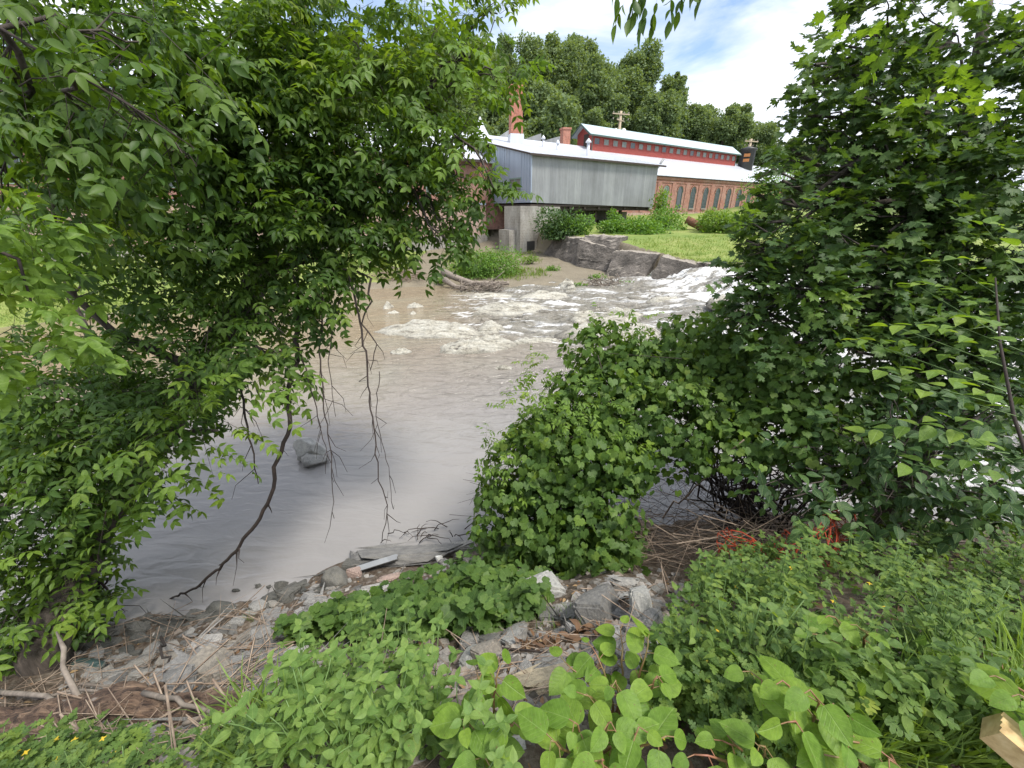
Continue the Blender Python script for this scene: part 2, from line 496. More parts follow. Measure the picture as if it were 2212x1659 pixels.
def mk_brick(name, c1, c2, mort, sc=1.0, wash=(.45, .36, .31), wf=.35):
    m, t, b, L = mat(name)
    g = nd(t, 'ShaderNodeNewGeometry')
    sx = nd(t, 'ShaderNodeSeparateXYZ'); L(g.outputs['Position'], sx.inputs[0])
    al = mathn(t, 'ADD', mathn(t, 'MULTIPLY', sx.outputs[0], .827), mathn(t, 'MULTIPLY', sx.outputs[1], .562))
    al2 = mathn(t, 'ADD', al, mathn(t, 'MULTIPLY', mathn(t, 'SUBTRACT', mathn(t, 'MULTIPLY', sx.outputs[1], .827), mathn(t, 'MULTIPLY', sx.outputs[0], .562)), 1))
    cb = nd(t, 'ShaderNodeCombineXYZ'); L(al2, cb.inputs[0]); L(sx.outputs[2], cb.inputs[1])
    br = nd(t, 'ShaderNodeTexBrick'); L(cb.outputs[0], br.inputs[0])
    br.inputs['Color1'].default_value = (*c1, 1); br.inputs['Color2'].default_value = (*c2, 1); br.inputs['Mortar'].default_value = (*mort, 1)
    br.inputs['Scale'].default_value = 1; br.inputs['Brick Width'].default_value = .22 * sc; br.inputs['Row Height'].default_value = .075 * sc
    br.inputs['Mortar Size'].default_value = .010
    n1 = noise(t, .45, 8, .7, vec=g.outputs['Position']); n2 = noise(t, 4, 6, .7, vec=g.outputs['Position'])
    c = mixc(t, mathn(t, 'MULTIPLY', ramp(t, [(.4, (0, 0, 0)), (.65, (1, 1, 1))], n1), wf), br.outputs[0], wash)
    c = mixc(t, 1.0, c, ramp(t, [(.3, (.6,) * 3), (.6, (1.15,) * 3)], n2), 'MULTIPLY')
    L(c, b.inputs['Base Color']); b.inputs['Roughness'].default_value = .9
    bump(t, b, br.outputs['Fac'], -.3, .01)
    return m


M['brick'] = mk_brick('red_brick', (.36, .12, .075), (.27, .085, .06), (.33, .25, .2))
M['brick_pale'] = mk_brick('faded_pink_brick', (.42, .25, .19), (.33, .18, .14), (.42, .36, .31), wf=.5)
M['brick_chim'] = mk_brick('orange_red_chimney_brick', (.44, .13, .075), (.36, .10, .06), (.38, .26, .2), wf=.15)


def mk_metal(name, c1, c2, rough=.45, axis='rib', streak=True, metal=.35, panels=False):
    m, t, b, L = mat(name)
    g = nd(t, 'ShaderNodeNewGeometry')
    n1 = noise(t, 2.2, 7, .7, vec=g.outputs['Position'], sc=(1, 1, .08)); n2 = noise(t, .5, 5, .6, vec=g.outputs['Position'])
    c = ramp(t, [(.3, c2), (.7, c1)], mathn(t, 'ADD', mathn(t, 'MULTIPLY', n1, .6), mathn(t, 'MULTIPLY', n2, .4)))
    if panels:
        sx = nd(t, 'ShaderNodeSeparateXYZ'); L(g.outputs['Position'], sx.inputs[0])
        al = mathn(t, 'ADD', mathn(t, 'MULTIPLY', sx.outputs[0], .827), mathn(t, 'MULTIPLY', sx.outputs[1], .562))
        wn = nd(t, 'ShaderNodeTexWhiteNoise', noise_dimensions='1D'); L(mathn(t, 'FLOOR', mathn(t, 'MULTIPLY', al, 1.15)), wn.inputs['W'])
        c = mixc(t, 1.0, c, ramp(t, [(0, (.82, .82, .82)), (1, (1.1, 1.1, 1.08))], wn.outputs[0]), 'MULTIPLY')
    n3 = noise(t, 1.4, 8, .75, vec=g.outputs['Position'], sc=(1, 1, .3))
    c = mixc(t, mathn(t, 'MULTIPLY', ramp(t, [(.6, (0, 0, 0)), (.74, (1, 1, 1))], n3), .45), c, (.24, .17, .12))
    L(c, b.inputs['Base Color']); b.inputs['Roughness'].default_value = rough; b.inputs['Metallic'].default_value = metal
    bump(t, b, n2, .2, .03)
    return m


M['corr'] = mk_metal('corrugated_galvanised_steel', (.40, .41, .42), (.22, .225, .225), .5, panels=True)
M['corr_blue'] = mk_metal('smooth_bluish_steel_siding', (.40, .46, .55), (.30, .35, .43), .5)
M['roof_white'] = mk_metal('bright_metal_roofing', (.66, .68, .72), (.54, .56, .60), .4, metal=.2)
M['roof_teal'] = mk_metal('pale_green_metal_roofing', (.46, .56, .58), (.36, .46, .48), .45, metal=.1)


def mk_clap():
    m, t, b, L = mat('red_painted_clapboard')
    g = nd(t, 'ShaderNodeNewGeometry')
    n = noise(t, 1.5, 7, .7, vec=g.outputs['Position'], sc=(1, 1, 4))
    w = nd(t, 'ShaderNodeTexWave', wave_type='BANDS', bands_direction='Z', wave_profile='SAW'); w.inputs['Scale'].default_value = 1.6
    L(g.outputs['Position'], w.inputs[0])
    L(ramp(t, [(.3, (.24, .045, .038)), (.6, (.34, .065, .052)), (.8, (.42, .15, .12))], n), b.inputs['Base Color'])
    b.inputs['Roughness'].default_value = .7
    bump(t, b, w.outputs['Fac'], .5, .03)
    return m


M['clap'] = mk_clap()
M['green_trim'] = simple('dark_green_trim', (.07, .11, .095), (.05, .08, .07), 8, .6, .1)
M['green_frame'] = simple('pale_green_frame', (.22, .30, .26), (.16, .22, .19), 8, .6, .1)
M['stone_trim'] = simple('grey_stone_trim', (.36, .32, .28), (.25, .22, .2), 8, .8, .2)
M['wood_dark'] = simple('dark_timber', (.07, .05, .04), (.035, .028, .024), 8, .85, .3)
M['rust'] = simple('rusty_iron', (.25, .11, .06), (.13, .06, .04), 10, .85, .4)
M['black'] = simple('blackened_steel', (.04, .04, .04), (.025, .025, .025), 8, .5, 0)
M['orange_paint'] = simple('orange_sign_paint', (.5, .2, .06), (.4, .16, .05), 5, .6, 0)
M['orange'] = simple('orange_plastic_mesh', (.50, .075, .025), (.36, .05, .02), 5, .45, 0)
M['whiteplastic'] = simple('white_plastic', (.75, .74, .70), (.6, .59, .55), 5, .4, 0)
M['pole'] = simple('pole_wood', (.52, .42, .30), (.36, .29, .21), 10, .85, .2)
M['tarp'] = simple('dull_teal_tarp', (.04, .075, .07), (.025, .045, .045), 10, .5, .5)


def mk_glass(name, c, rough=.12):
    m, t, b, L = mat(name)
    n = noise(t, 3, 3)
    L(ramp(t, [(.3, tuple(q * .6 for q in c)), (.7, c)], n), b.inputs['Base Color'])
    b.inputs['Roughness'].default_value = rough; b.inputs['Specular IOR Level'].default_value = .8
    bump(t, b, n, .1, .05)
    return m


M['glass'] = mk_glass('dark_window_glass', (.05, .065, .07))
M['glass_pale'] = mk_glass('dusty_window_glass', (.20, .22, .20), .4)


def mk_post():
    m, t, b, L = mat('treated_lumber')
    n = noise(t, 2.5, 5, .6, sc=(.6, 14, 14)); 
    L(ramp(t, [(.3, (.40, .27, .12)), (.5, (.58, .42, .20)), (.7, (.68, .52, .28))], n), b.inputs['Base Color'])
    b.inputs['Roughness'].default_value = .7; bump(t, b, n, .25, .004)
    return m


M['lumber'] = mk_post()


def mk_ground():
    m, t, b, L = mat('ground_soil_and_turf')
    g = nd(t, 'ShaderNodeNewGeometry'); po = g.outputs['Position']
    n1 = noise(t, 1.1, 8, .65, vec=po); n2 = noise(t, 14, 7, .7, vec=po); n3 = noise(t, .22, 5, .6, vec=po)
    soil = ramp(t, [(.25, (.045, .03, .022)), (.45, (.10, .075, .055)), (.6, (.17, .14, .11)), (.78, (.28, .255, .225))], n2)
    mud = mixc(t, n1, (.13, .11, .08), (.27, .235, .17))
    mud = mixc(t, 1.0, mud, ramp(t, [(.3, (.75,) * 3), (.6, (1.1,) * 3)], n2), 'MULTIPLY')
    lawn = ramp(t, [(.34, (.11, .17, .04)), (.46, (.17, .23, .055)), (.58, (.24, .27, .085)), (.70, (.33, .29, .14))], mathn(t, 'ADD', mathn(t, 'MULTIPLY', n3, .45), mathn(t, 'MULTIPLY', n1, .55)))
    lawn = mixc(t, 1.0, lawn, ramp(t, [(.3, (.7,) * 3), (.6, (1.12,) * 3)], n2), 'MULTIPLY')
    al = nd(t, 'ShaderNodeAttribute', attribute_name='lawn'); am = nd(t, 'ShaderNodeAttribute', attribute_name='mud'); aw = nd(t, 'ShaderNodeAttribute', attribute_name='wood')
    edge = mathn(t, 'ADD', al.outputs['Fac'], mathn(t, 'MULTIPLY', mathn(t, 'SUBTRACT', n1, .5), .9))
    c = mixc(t, am.outputs['Fac'], soil, mud)
    c = mixc(t, ramp(t, [(.42, (0, 0, 0)), (.58, (1, 1, 1))], edge), c, lawn)
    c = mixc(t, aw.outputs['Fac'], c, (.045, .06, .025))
    L(c, b.inputs['Base Color']); b.inputs['Roughness'].default_value = .95; b.inputs['Specular IOR Level'].default_value = .2
    bump(t, b, n2, .8, .05)
    return m


M['ground'] = mk_ground()


def mk_water():
    m, t, b, L = mat('muddy_river_water')
    g = nd(t, 'ShaderNodeNewGeometry'); po = g.outputs['Position']
    fo = nd(t, 'ShaderNodeAttribute', attribute_name='foam')
    silt = noise(t, .16, 4, .5, vec=po, sc=(1, 1.6, 1), dist=.8)
    st = noise(t, 1.1, 7, .6, vec=po, sc=(.55, 2.6, 1), dist=.8)
    base = ramp(t, [(.3, (.215, .165, .105)), (.5, (.24, .19, .122)), (.7, (.25, .22, .15))], silt)
    far = nd(t, 'ShaderNodeSeparateXYZ'); L(po, far.inputs[0])
    yy = mathn(t, 'MULTIPLY', mathn(t, 'SUBTRACT', mathn(t, 'SUBTRACT', far.outputs[1], mathn(t, 'MULTIPLY', far.outputs[0], .5)), 9), .09)
    near = mixc(t, silt, (.225, .212, .215), (.27, .262, .24))  # near water greyed: reflected sky is put into the colour
    base = mixc(t, ramp(t, [(0, (0, 0, 0)), (1, (1, 1, 1))], yy), near, base)
    f2 = mathn(t, 'MULTIPLY', fo.outputs['Fac'], mathn(t, 'ADD', .35, mathn(t, 'MULTIPLY', st, 1.4)))
    rp = nd(t, 'ShaderNodeAttribute', attribute_name='rapid')
    base = mixc(t, mathn(t, 'MULTIPLY', rp.outputs['Fac'], .8), base, (.215, .205, .175))
    fm = ramp(t, [(.2, (0, 0, 0)), (.45, (.3, .3, .3)), (.8, (1, 1, 1))], f2)
    L(mixc(t, fm, base, (.74, .74, .73)), b.inputs['Base Color'])
    L(mathn(t, 'ADD', .055, mathn(t, 'MULTIPLY', fm, .45)), b.inputs['Roughness'])
    b.inputs['IOR'].default_value = 1.33
    w1 = noise(t, 1.9, 3, .5, vec=po, sc=(.7, 1.9, 1), dist=.6); w2 = noise(t, .5, 3, .5, vec=po, sc=(1, 1.8, 1))
    w3 = noise(t, 9, 3, .5, vec=po, sc=(1, 1.7, 1))
    amp = nd(t, 'ShaderNodeAttribute', attribute_name='chop')
    h = mathn(t, 'ADD', mathn(t, 'MULTIPLY', w1, amp.outputs['Fac']), mathn(t, 'MULTIPLY', w2, mathn(t, 'ADD', mathn(t, 'MULTIPLY', amp.outputs['Fac'], .5), .03)))
    h = mathn(t, 'ADD', h, mathn(t, 'MULTIPLY', mathn(t, 'MULTIPLY', w3, amp.outputs['Fac']), .09))
    bump(t, b, h, 1.0, .42)
    return m


M['water'] = mk_water()


# ------------------------------------------------------------------ the setting: ground and river
def axis(segs):
    o = []
    for a, b, st in segs: o.append(np.arange(a, b, st))
    return np.concatenate(o)


def grid(xs, ys, zf):
    X, Y = np.meshgrid(xs, ys); Z = zf(X, Y)
    V = np.stack([X, Y, Z], -1).reshape(-1, 3); nx, ny = len(xs), len(ys)
    i = np.arange(nx * ny).reshape(ny, nx)
    Fq = np.stack([i[:-1, :-1], i[:-1, 1:], i[1:, 1:], i[1:, :-1]], -1).reshape(-1, 4)
    return V, Fq


xs = axis([(-1500, -200, 100), (-200, -60, 8), (-60, -12, 1.0), (-12, 10, .09), (10, 30, .35), (30, 120, 2), (120, 200, 8), (200, 1600, 100)])
ys = axis([(-1500, -60, 120), (-60, -4, 3), (-4, 7.5, .09), (7.5, 18, .5), (18, 50, .3), (50, 140, 2), (140, 300, 10), (300, 1800, 100)])
V, Fq = grid(xs, ys, H)
x, y, z = V.T
e = y - np.interp(x, FAX, FAY)
lawn = np.where(y > 12, np.where(x < -9, ss(.3, 1.6, e + (x < -14) * .5), 0), 0)
sx, sy = 9.5, -14.9; ln = math.hypot(sx, sy)
q = ((x - 3.2) * (-sy) + (y - 42) * sx) / ln
q = np.where(x > 12.7, np.minimum(q, y - 27.4), q)
lawn = np.maximum(lawn, ss(.8, 1.6, q) * (y > 26)); lawn = np.maximum(lawn, (np.abs(x) > 60) * 1.0)
mud = ss(8, 12, y)
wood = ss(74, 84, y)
gr = npmesh('ground', V, Fq, M['ground'], attr={'lawn': ('POINT', lawn), 'mud': ('POINT', mud), 'wood': ('POINT', wood)})
tag(gr, kind='structure')

xs = axis([(-220, -30, 10), (-30, -6, .6), (-6, 22, .11), (22, 60, 1.5), (60, 300, 20)])
ys = axis([(-40, 2, 2), (2, 14, .3), (14, 31, .085), (31, 33, .5)])
RAP = lambda x, y: np.clip(ss(-5.5, 0, x) * ss(13.5, 18, y + .12 * x) + ss(6.5, 10, x) * ss(4, 9, y), 0, 1)


def wsurf(x, y):
    r = RAP(x, y); z = WZ(x, y)
    fx = x * .9 - y * .2; fy = y * 1.5 + x * .35
    z = z + r * ((fbm(fx * .55, fy * .9, 0, 31) - .5) * .5 + (fbm(fx * 1.5, fy * 3.0, 0, 33) - .5) * .22)
    fall = ss(10, 12, x) * (1 - ss(16, 19, x))
    return z + fall * (fbm(x * 2.5, y * 2.5, 0, 35) - .5) * .4 * ss(7, 10, y)


V, Fq = grid(xs, ys, wsurf)
x, y, z = V.T
r = RAP(x, y); fx = x * .9 - y * .2; fy = y * 1.5 + x * .35
strk = fbm(fx * .5 + 3, fy * 1.6, 0, 41, 5)
foam = r * ss(.48, .78, strk) * .65
foam = np.maximum(foam, ss(8.5, 12, x + .1 * (y - 20)) * ss(5, 9, y) * (.2 + .8 * ss(.36, .62, fbm(x * 1.6, y * 2.4, 0, 43))))
foam = np.maximum(foam, ss(.58, .74, fbm(fx * .8, fy * 3.6, 0, 47)) * ss(.0, .4, r) * .8)
chop = .07 + .9 * ss(5.5, 12, y + .3 * x) * ss(-16, -3, x) + r * .3
wt = npmesh('water', V, Fq, M['water'], attr={'foam': ('POINT', foam), 'chop': ('POINT', chop), 'rapid': ('POINT', r)})
tag(wt, kind='structure')

# ------------------------------------------------------------------ the mill
O2 = np.array([1.93, 44.0]); E2 = np.array([.827, .562]); N2 = np.array([-.562, .827])


def Wd(t, s, z):
    p = O2 + E2 * t + N2 * s; return (p[0], p[1], z)


def wbox(mb, t0, t1, s0, s1, z0, z1, m=0):
    mb.hexa([Wd(t0, s0, z0), Wd(t1, s0, z0), Wd(t1, s1, z0), Wd(t0, s1, z0), Wd(t0, s0, z1), Wd(t1, s0, z1), Wd(t1, s1, z1), Wd(t0, s1, z1)], m)


def sheet(mb, c, th, m=0):
    """roof sheet: 4 corner points ccw seen from above, thickness th downwards"""
    mb.hexa([(p[0], p[1], p[2] - th) for p in c] + list(c), m)


def roofz(s): return 9.94 + .457 * (s - 6.94) if s <= 15.8 else 13.99 - .457 * (s - 15.8)


def panel_ribs(mb, t0, t1, s0, s1, zf, step=.6, hgt=.05, m=0):
    t = t0 + step / 2
    while t < t1:
        a, b = Wd(t - .03, s0, zf(s0) + .002), Wd(t + .03, s0, zf(s0) + .002)
        c, d = Wd(t + .03, s1, zf(s1) + .002), Wd(t - .03, s1, zf(s1) + .002)
        mb.hexa([a, b, c, d] + [(p[0], p[1], p[2] + hgt) for p in (a, b, c, d)], m)
        t += step


def shed():
    th = thing('metal_shed', 'grey corrugated metal shed jutting from the mill on a concrete pier above the river', 'shed', Wd(0, 0, 5.7))
    mb = MB(); n = 194; T = 19.4
    def bz(t): return 5.78 - .37 * t / T
    pts = []
    for i in range(n + 1):
        t = T * i / n; pts.append((t, 0.0 if i % 2 else .035))
    vs = []; fs = []
    for (t, s) in pts: vs += [Wd(t, s, bz(t)), Wd(t, s, 10.16)]
    for i in range(n): fs.append((2 * i, 2 * i + 2, 2 * i + 3, 2 * i + 1))
    mb.add(vs, fs)
    wbox(mb, 0, T, .05, .12, 5.8, 10.1)
    mb.build('front_wall', M['corr'], th)
    mb = MB()
    # left side wall, with the opening of a window at s 2.6..3.9
    D = 7.24
    def tz(s): return 10.16 + .217 * s
    for (a, b, z0, z1) in ((0.0, 1.75, None, None), (1.75, 3.75, None, 6.95), (1.75, 3.75, 8.05, None), (3.75, D, None, None)):
        c = [Wd(-.04, a, z0 or 5.78), Wd(.02, a, z0 or 5.78), Wd(.02, b, z0 or 5.78), Wd(-.04, b, z0 or 5.78),
             Wd(-.04, a, z1 or tz(a)), Wd(.02, a, z1 or tz(a)), Wd(.02, b, z1 or tz(b)), Wd(-.04, b, z1 or tz(b))]
        mb.hexa(c)
    s = .3
    while s < D:
        if not 1.7 < s < 3.8: mb.hexa([Wd(-.07, s - .02, 5.8), Wd(-.04, s - .02, 5.8), Wd(-.04, s + .02, 5.8), Wd(-.07, s + .02, 5.8), Wd(-.07, s - .02, tz(s) - .05), Wd(-.04, s - .02, tz(s) - .05), Wd(-.04, s + .02, tz(s) - .05), Wd(-.07, s + .02, tz(s) - .05)])
        s += .45
    mb.build('side_wall', M['corr_blue'], th)
    mb = MB(); wbox(mb, -.09, .03, -.05, .0, 5.76, 10.15); mb.build('corner_trim', M['corr_blue'], th)
    mb = MB()
    for (a, b, z0, z1) in ((1.65, 1.77, 6.85, 8.15), (3.73, 3.85, 6.85, 8.15), (1.77, 3.73, 6.85, 6.97), (1.77, 3.73, 8.03, 8.15), (2.69, 2.79, 6.97, 8.03)):
        wbox(mb, -.11, .04, a, b, z0, z1)
    wf = mb.build('window', M['green_frame'], th)
    mb = MB(); wbox(mb, -.02, .0, 1.78, 3.72, 6.98, 8.02); mb.build('pane', M['glass_pale'], wf)
    mb = MB(); wbox(mb, T - .02, T + .04, .13, D, 5.45, 10.1); mb.build('end_wall', M['corr'], th)
    mb = MB()
    zf = lambda s: 10.2 + .217 * s
    sheet(mb, [Wd(-.5, -.45, zf(-.45)), Wd(20.3, -.45, zf(-.45)), Wd(20.3, 14.5, zf(14.5) + .02), Wd(-.5, 14.5, zf(14.5) + .02)], .07)
    panel_ribs(mb, -.5, 20.3, -.45, 14.2, zf, .9, .03)
    mb.build('roof', M['roof_white'], th)
    mb = MB()
    wbox(mb, -.5, 20.3, -.47, -.455, 9.9, 10.09)
    mb.hexa([Wd(-.53, -.45, 9.93), Wd(-.505, -.45, 9.93), Wd(-.505, 7.2, 11.6), Wd(-.53, 7.2, 11.6), Wd(-.53, -.45, 10.1), Wd(-.505, -.45, 10.1), Wd(-.505, 7.2, 11.76), Wd(-.53, 7.2, 11.76)])
    mb.build('fascia', M['wood_dark'], th)
    mb = MB()
    wbox(mb, .0, T, .1, D, 5.45, 5.62)
    for s in (.4, 2.6, 5): wbox(mb, .2, T - .2, s, s + .3, 5.05, 5.44)
    for k in range(9): wbox(mb, 1 + k * 2.2, 1.2 + k * 2.2, .15, D, 5.2, 5.43)
    for t in (6.3, 7.0, 10.2, 14.5): wbox(mb, t, t + .28, 1.0, 1.3, 3.0, 5.05)
    mb.build('floor_beams', M['wood_dark'], th)
    # roof furniture
    def vent(t, s, h, r, nm='roof_vent'):
        mb = MB(); z = zf(s)
        mb.lathe(Wd(t, s, z - .15), [(r, 0), (r, h), (r * 1.0, h)], 10)
        v = mb.build(nm, M['roof_white'], th)
        mb = MB(); mb.lathe(Wd(t, s, z + h - .2), [(r * .6, 0), (r * 1.9, .05), (r * 1.9, .16), (r * .2, .48)], 10); mb.build('vent_cap', M['roof_white'], v)
        mb = MB()
    vent(9.9, 2.6, 1.45, .17); vent(9.5, 7.5, .8, .13); vent(9.6, 10.5, 1.0, .14)
    return th


shed()

th = thing('concrete_pier', 'stained concrete pier carrying the river corner of the metal shed', 'pier', Wd(0, 0, .8))
mb = MB()
wbox(mb, -1.55, .6, -.35, 2.6, .2, 5.45); mb.build('column', M['concrete'], th)
mb = MB()
pts = [Wd(.6, -.2, -.2), Wd(4.2, -.9, -.2), Wd(4.2, 3, -.2), Wd(.6, 3, -.2), Wd(.6, -.2, 5.4), Wd(3.7, -.2, 5.4), Wd(3.7, 3, 5.4), Wd(.6, 3, 5.4)]
mb.hexa(pts); mb.build('pier_wall', M['concrete'], th)
mb = MB(); wbox(mb, -.7, .3, -.38, -.352, .9, 2.1); mb.build('drain_opening', M['black'], th)
mb = MB(); wbox(mb, -2.4, -1.56, .4, 2.4, .3, 3.2); mb.build('buttress', M['concrete'], th)

th = thing('foundation_wall', 'low concrete foundation in the dark space beneath the metal shed', 'wall', Wd(8, 5, 3))
mb = MB()
wbox(mb, 4.3, 18.8, 5.6, 6.1, 2, 5.1); wbox(mb, 14.6, 17.6, 2.6, 3.4, 2, 4.9); wbox(mb, 7.4, 12.5, 3.2, 3.6, 2.2, 4.3); mb.build('wall', M['concrete'], th)
mb = MB(); wbox(mb, 8.2, 10.9, 3.14, 3.19, 3.0, 4.1); mb.build('opening', M['black'], th)


def arch_poly(w, h, n=8):
    p = [(-w / 2, 0), (w / 2, 0), (w / 2, h - w / 2)]
    for i in range(1, n):
        a = math.pi * i / n; p.append((w / 2 * math.cos(a), h - w / 2 + w / 2 * math.sin(a)))
    p.append((-w / 2, h - w / 2)); return p


def arch_slab(mb, t, z, w, h, s0, s1, m=0, n=8):
    p = arch_poly(w, h, n); k = len(p)
    vs = [Wd(t + a, s0, z + b) for a, b in p] + [Wd(t + a, s1, z + b) for a, b in p]
    fs = [tuple(range(k)), tuple(range(2 * k - 1, k - 1, -1))] + [(i, k + i, k + (i + 1) % k, (i + 1) % k) for i in range(k)]
    mb.add(vs, fs, m)


def arch_ring(mb, t, z, w, h, bw, s0, s1, n=8):
    o = arch_poly(w, h, n); i_ = [(a * (w - 2 * bw) / w, bw * .7 + b * (h - 1.7 * bw) / h) for a, b in o]; k = len(o)
    vs = [Wd(t + a, s0, z + b) for a, b in o] + [Wd(t + a, s0, z + b) for a, b in i_] + [Wd(t + a, s1, z + b) for a, b in o] + [Wd(t + a, s1, z + b) for a, b in i_]
    fs = []
    for q in range(k):
        r_ = (q + 1) % k
        fs += [(q, r_, k + r_, k + q), (k + q, k + r_, 3 * k + r_, 3 * k + q), (q, 2 * k + q, 2 * k + r_, r_)]
    mb.add(vs, fs)


def mill():
    th = thing('brick_mill', 'long red brick mill with arched windows and a bright metal roof across the river', 'mill', Wd(30, 10, 4.3))
    S0 = 7.24
    mb = MB(); wbox(mb, -1.5, 82, S0, S0 + .4, 3.0, 9.75)
    wbox(mb, 81.6, 82, S0 + .4, 24, 3.0, 9.75)
    mb.build('front_wall', M['brick'], th)
    # cornice bands and pilasters
    mb = MB()
    wbox(mb, 19.5, 82, S0 - .14, S0, 9.35, 9.7); wbox(mb, 19.5, 82, S0 - .08, S0, 8.95, 9.1)
    t = 26.0
    while t < 80:
        wbox(mb, t - .45, t + .45, S0 - .1, S0 - .003, 4.8, 8.94); t += 3.55
    mb.build('cornice', M['brick'], th)
    mb = MB(); wbox(mb, 19.5, 82, S0 - .2, S0 - .0, 4.3, 4.75); mb.build('foundation', M['brick_pale'], th)
    t = 27.8; i = 0
    while t < 80:
        w, h, z = 1.18, 3.1, 5.4
        mb = MB(); arch_ring(mb, t, z, w + .1, h + .05, .13, S0 - .06, S0 + .02)
        if i not in (0, 2):
            for k in range(1, 3): wbox(mb, t - w / 2 + k * w / 3 - .025, t - w / 2 + k * w / 3 + .025, S0 - .05, S0 - .01, z + .1, z + h - .28)
            for k in range(1, 7): wbox(mb, t - w / 2 + .1, t + w / 2 - .1, S0 - .045, S0 - .012, z + k * .42, z + k * .42 + .04)
        f = mb.build('window', M['green_trim' if i not in (0, 1) else 'green_frame'], th)
        mb = MB(); arch_slab(mb, t, z + .05, w - .1, h - .1, S0 - .012, S0 - .004)
        mb.build('pane', M['glass' if i != 1 else 'glass_pale'], f)
        mb = MB(); wbox(mb, t - .72, t + .72, S0 - .16, S0 - .01, z - .18, z - .02); mb.build('sill', M['stone_trim'], f)
        mb = MB()
        n = 9
        for k in range(n + 1):   # brick hood over the arch
            a = math.pi * k / n; rr = w / 2 + .2
            c = Wd(t + rr * math.cos(a), S0 - .05, z + h - w / 2 + rr * math.sin(a))
            mb.box(c, (.2, .12, .2), 0, math.atan2(E2[1], E2[0]))
        mb.build('arch', M['brick'], f)
        t += 3.55; i += 1
    mb = MB()
    sheet(mb, [Wd(-1.6, 6.85, roofz(6.85)), Wd(83, 6.85, roofz(6.85)), Wd(83, 15.8, roofz(15.8)), Wd(-1.6, 15.8, roofz(15.8))], .1)
    sheet(mb, [Wd(-1.6, 15.805, roofz(15.8)), Wd(83, 15.805, roofz(15.8)), Wd(83, 25, roofz(25)), Wd(-1.6, 25, roofz(25))], .1)
    panel_ribs(mb, 20.4, 83, 6.85, 14.1, roofz, .75, .03)
    r = mb.build('roof', M['roof_white'], th)
    # clerestory
    t0, t1, s0, s1, z0, z1 = 21.7, 61.7, 14.24, 17.44, 12.9, 15.62
    mb = MB()
    rid = 16.75
    wbox(mb, t0, t1, s0, s1, z0, z1)
    for tt in (t0, t1 - .1):
        mb.add([Wd(tt, s0, z1), Wd(tt, s1, z1), Wd(tt, (s0 + s1) / 2, rid), Wd(tt + .1, s0, z1), Wd(tt + .1, s1, z1), Wd(tt + .1, (s0 + s1) / 2, rid)],
               [(0, 2, 1), (3, 4, 5), (0, 3, 5, 2), (2, 5, 4, 1)])
    cl = mb.build('clerestory', M['clap'], th)
    mb = MB()
    sl = (rid - z1) / 1.6
    for (a, b) in (((s0 - .55), (s0 + s1) / 2), ((s1 + .55), (s0 + s1) / 2)):
        za = z1 + .08 - .55 * sl; zb = rid + .08
        c = [Wd(t0 - .9, a, za), Wd(t1 + .7, a, za), Wd(t1 + .7, b, zb), Wd(t0 - .9, b, zb)]
        if a > b: c = [c[3], c[2], c[1], c[0]]; c = [(p[0], p[1], p[2] + .004) for p in c]
        sheet(mb, c, .1)
    mb.build('clerestory_roof', M['roof_teal'], cl)
    mb = MB()
    wbox(mb, t0 - .9, t1 + .7, s0 - .6, s0 - .555, z1 - .55 * sl - .16, z1 - .55 * sl + .05)
    for (a, b) in ((s0 - .55, (s0 + s1) / 2), (s1 + .55, (s0 + s1) / 2)):
        za = z1 - .55 * sl; lo_, hi_ = (a, b) if a < b else (b, a); zl, zh = (za, rid) if a < b else (rid, za)
        mb.hexa([Wd(t0 - .96, lo_, zl - .2), Wd(t0 - .905, lo_, zl - .2), Wd(t0 - .905, hi_, zh - .2), Wd(t0 - .96, hi_, zh - .2),
                 Wd(t0 - .96, lo_, zl + .07), Wd(t0 - .905, lo_, zl + .07), Wd(t0 - .905, hi_, zh + .07), Wd(t0 - .96, hi_, zh + .07)])
    wbox(mb, t0 - .04, t0 + .12, s0 - .05, s0 - .004, z0, z1 - .1); wbox(mb, t1 - .12, t1 + .04, s0 - .05, s0 - .004, z0, z1 - .1)
    mb.build('clerestory_trim', M['green_trim'], cl)
    for k in range(20):
        t = t0 + 1.0 + k * (t1 - t0 - 2.0) / 19
        mb = MB()
        for (a, b, c, d) in ((-.62, .62, 14.92, 15.0), (-.62, .62, 14.07, 14.15), (-.62, -.52, 14.15, 14.92), (.52, .62, 14.15, 14.92)):
            wbox(mb, t + a, t + b, s0 - .06, s0 - .003, c, d)
        f = mb.build('clerestory_window', M['clap'], th)
        mb = MB(); wbox(mb, t - .51, t + .51, s0 - .03, s0 - .004, 14.16, 14.91); mb.build('pane', M['glass_pale' if k % 4 else 'glass'], f)
    mb = MB(); wbox(mb, t0 - .03, t0 - .004, 15.0, 16.0, 13.6, 15.5); mb.build('door', M['wood_dark'], cl)
    # tall chimney, small stack, pale monitors behind, slanted roof pipe
    mb = MB()
    b0 = PY(1114, 300, 57); b1 = PY(1114, 196, 57)
    w0, w1 = .78, .66
    cx, cy = b0[0], b0[1]
    a = math.atan2(E2[1], E2[0]) * .35
    def sq(w, z): return [(cx + (p * math.cos(a) - q * math.sin(a)) * w, cy + (p * math.sin(a) + q * math.cos(a)) * w, z) for p, q in ((-1, -1), (1, -1), (1, 1), (-1, 1))]
    zt = b1[2] + .1
    mb.hexa(sq(w0, 11) + sq(w1, zt)); mb.hexa(sq(w1 + .08, zt + .003) + sq(w1 + .08, zt + .35))
    ch = mb.build('tall_chimney', M['brick_chim'], th)
    mb = MB(); mb.hexa(sq(w0 + .18, 11.5) + sq(w0 + .05, b0[2] + .45)); mb.build('flashing', M['roof_white'], ch)
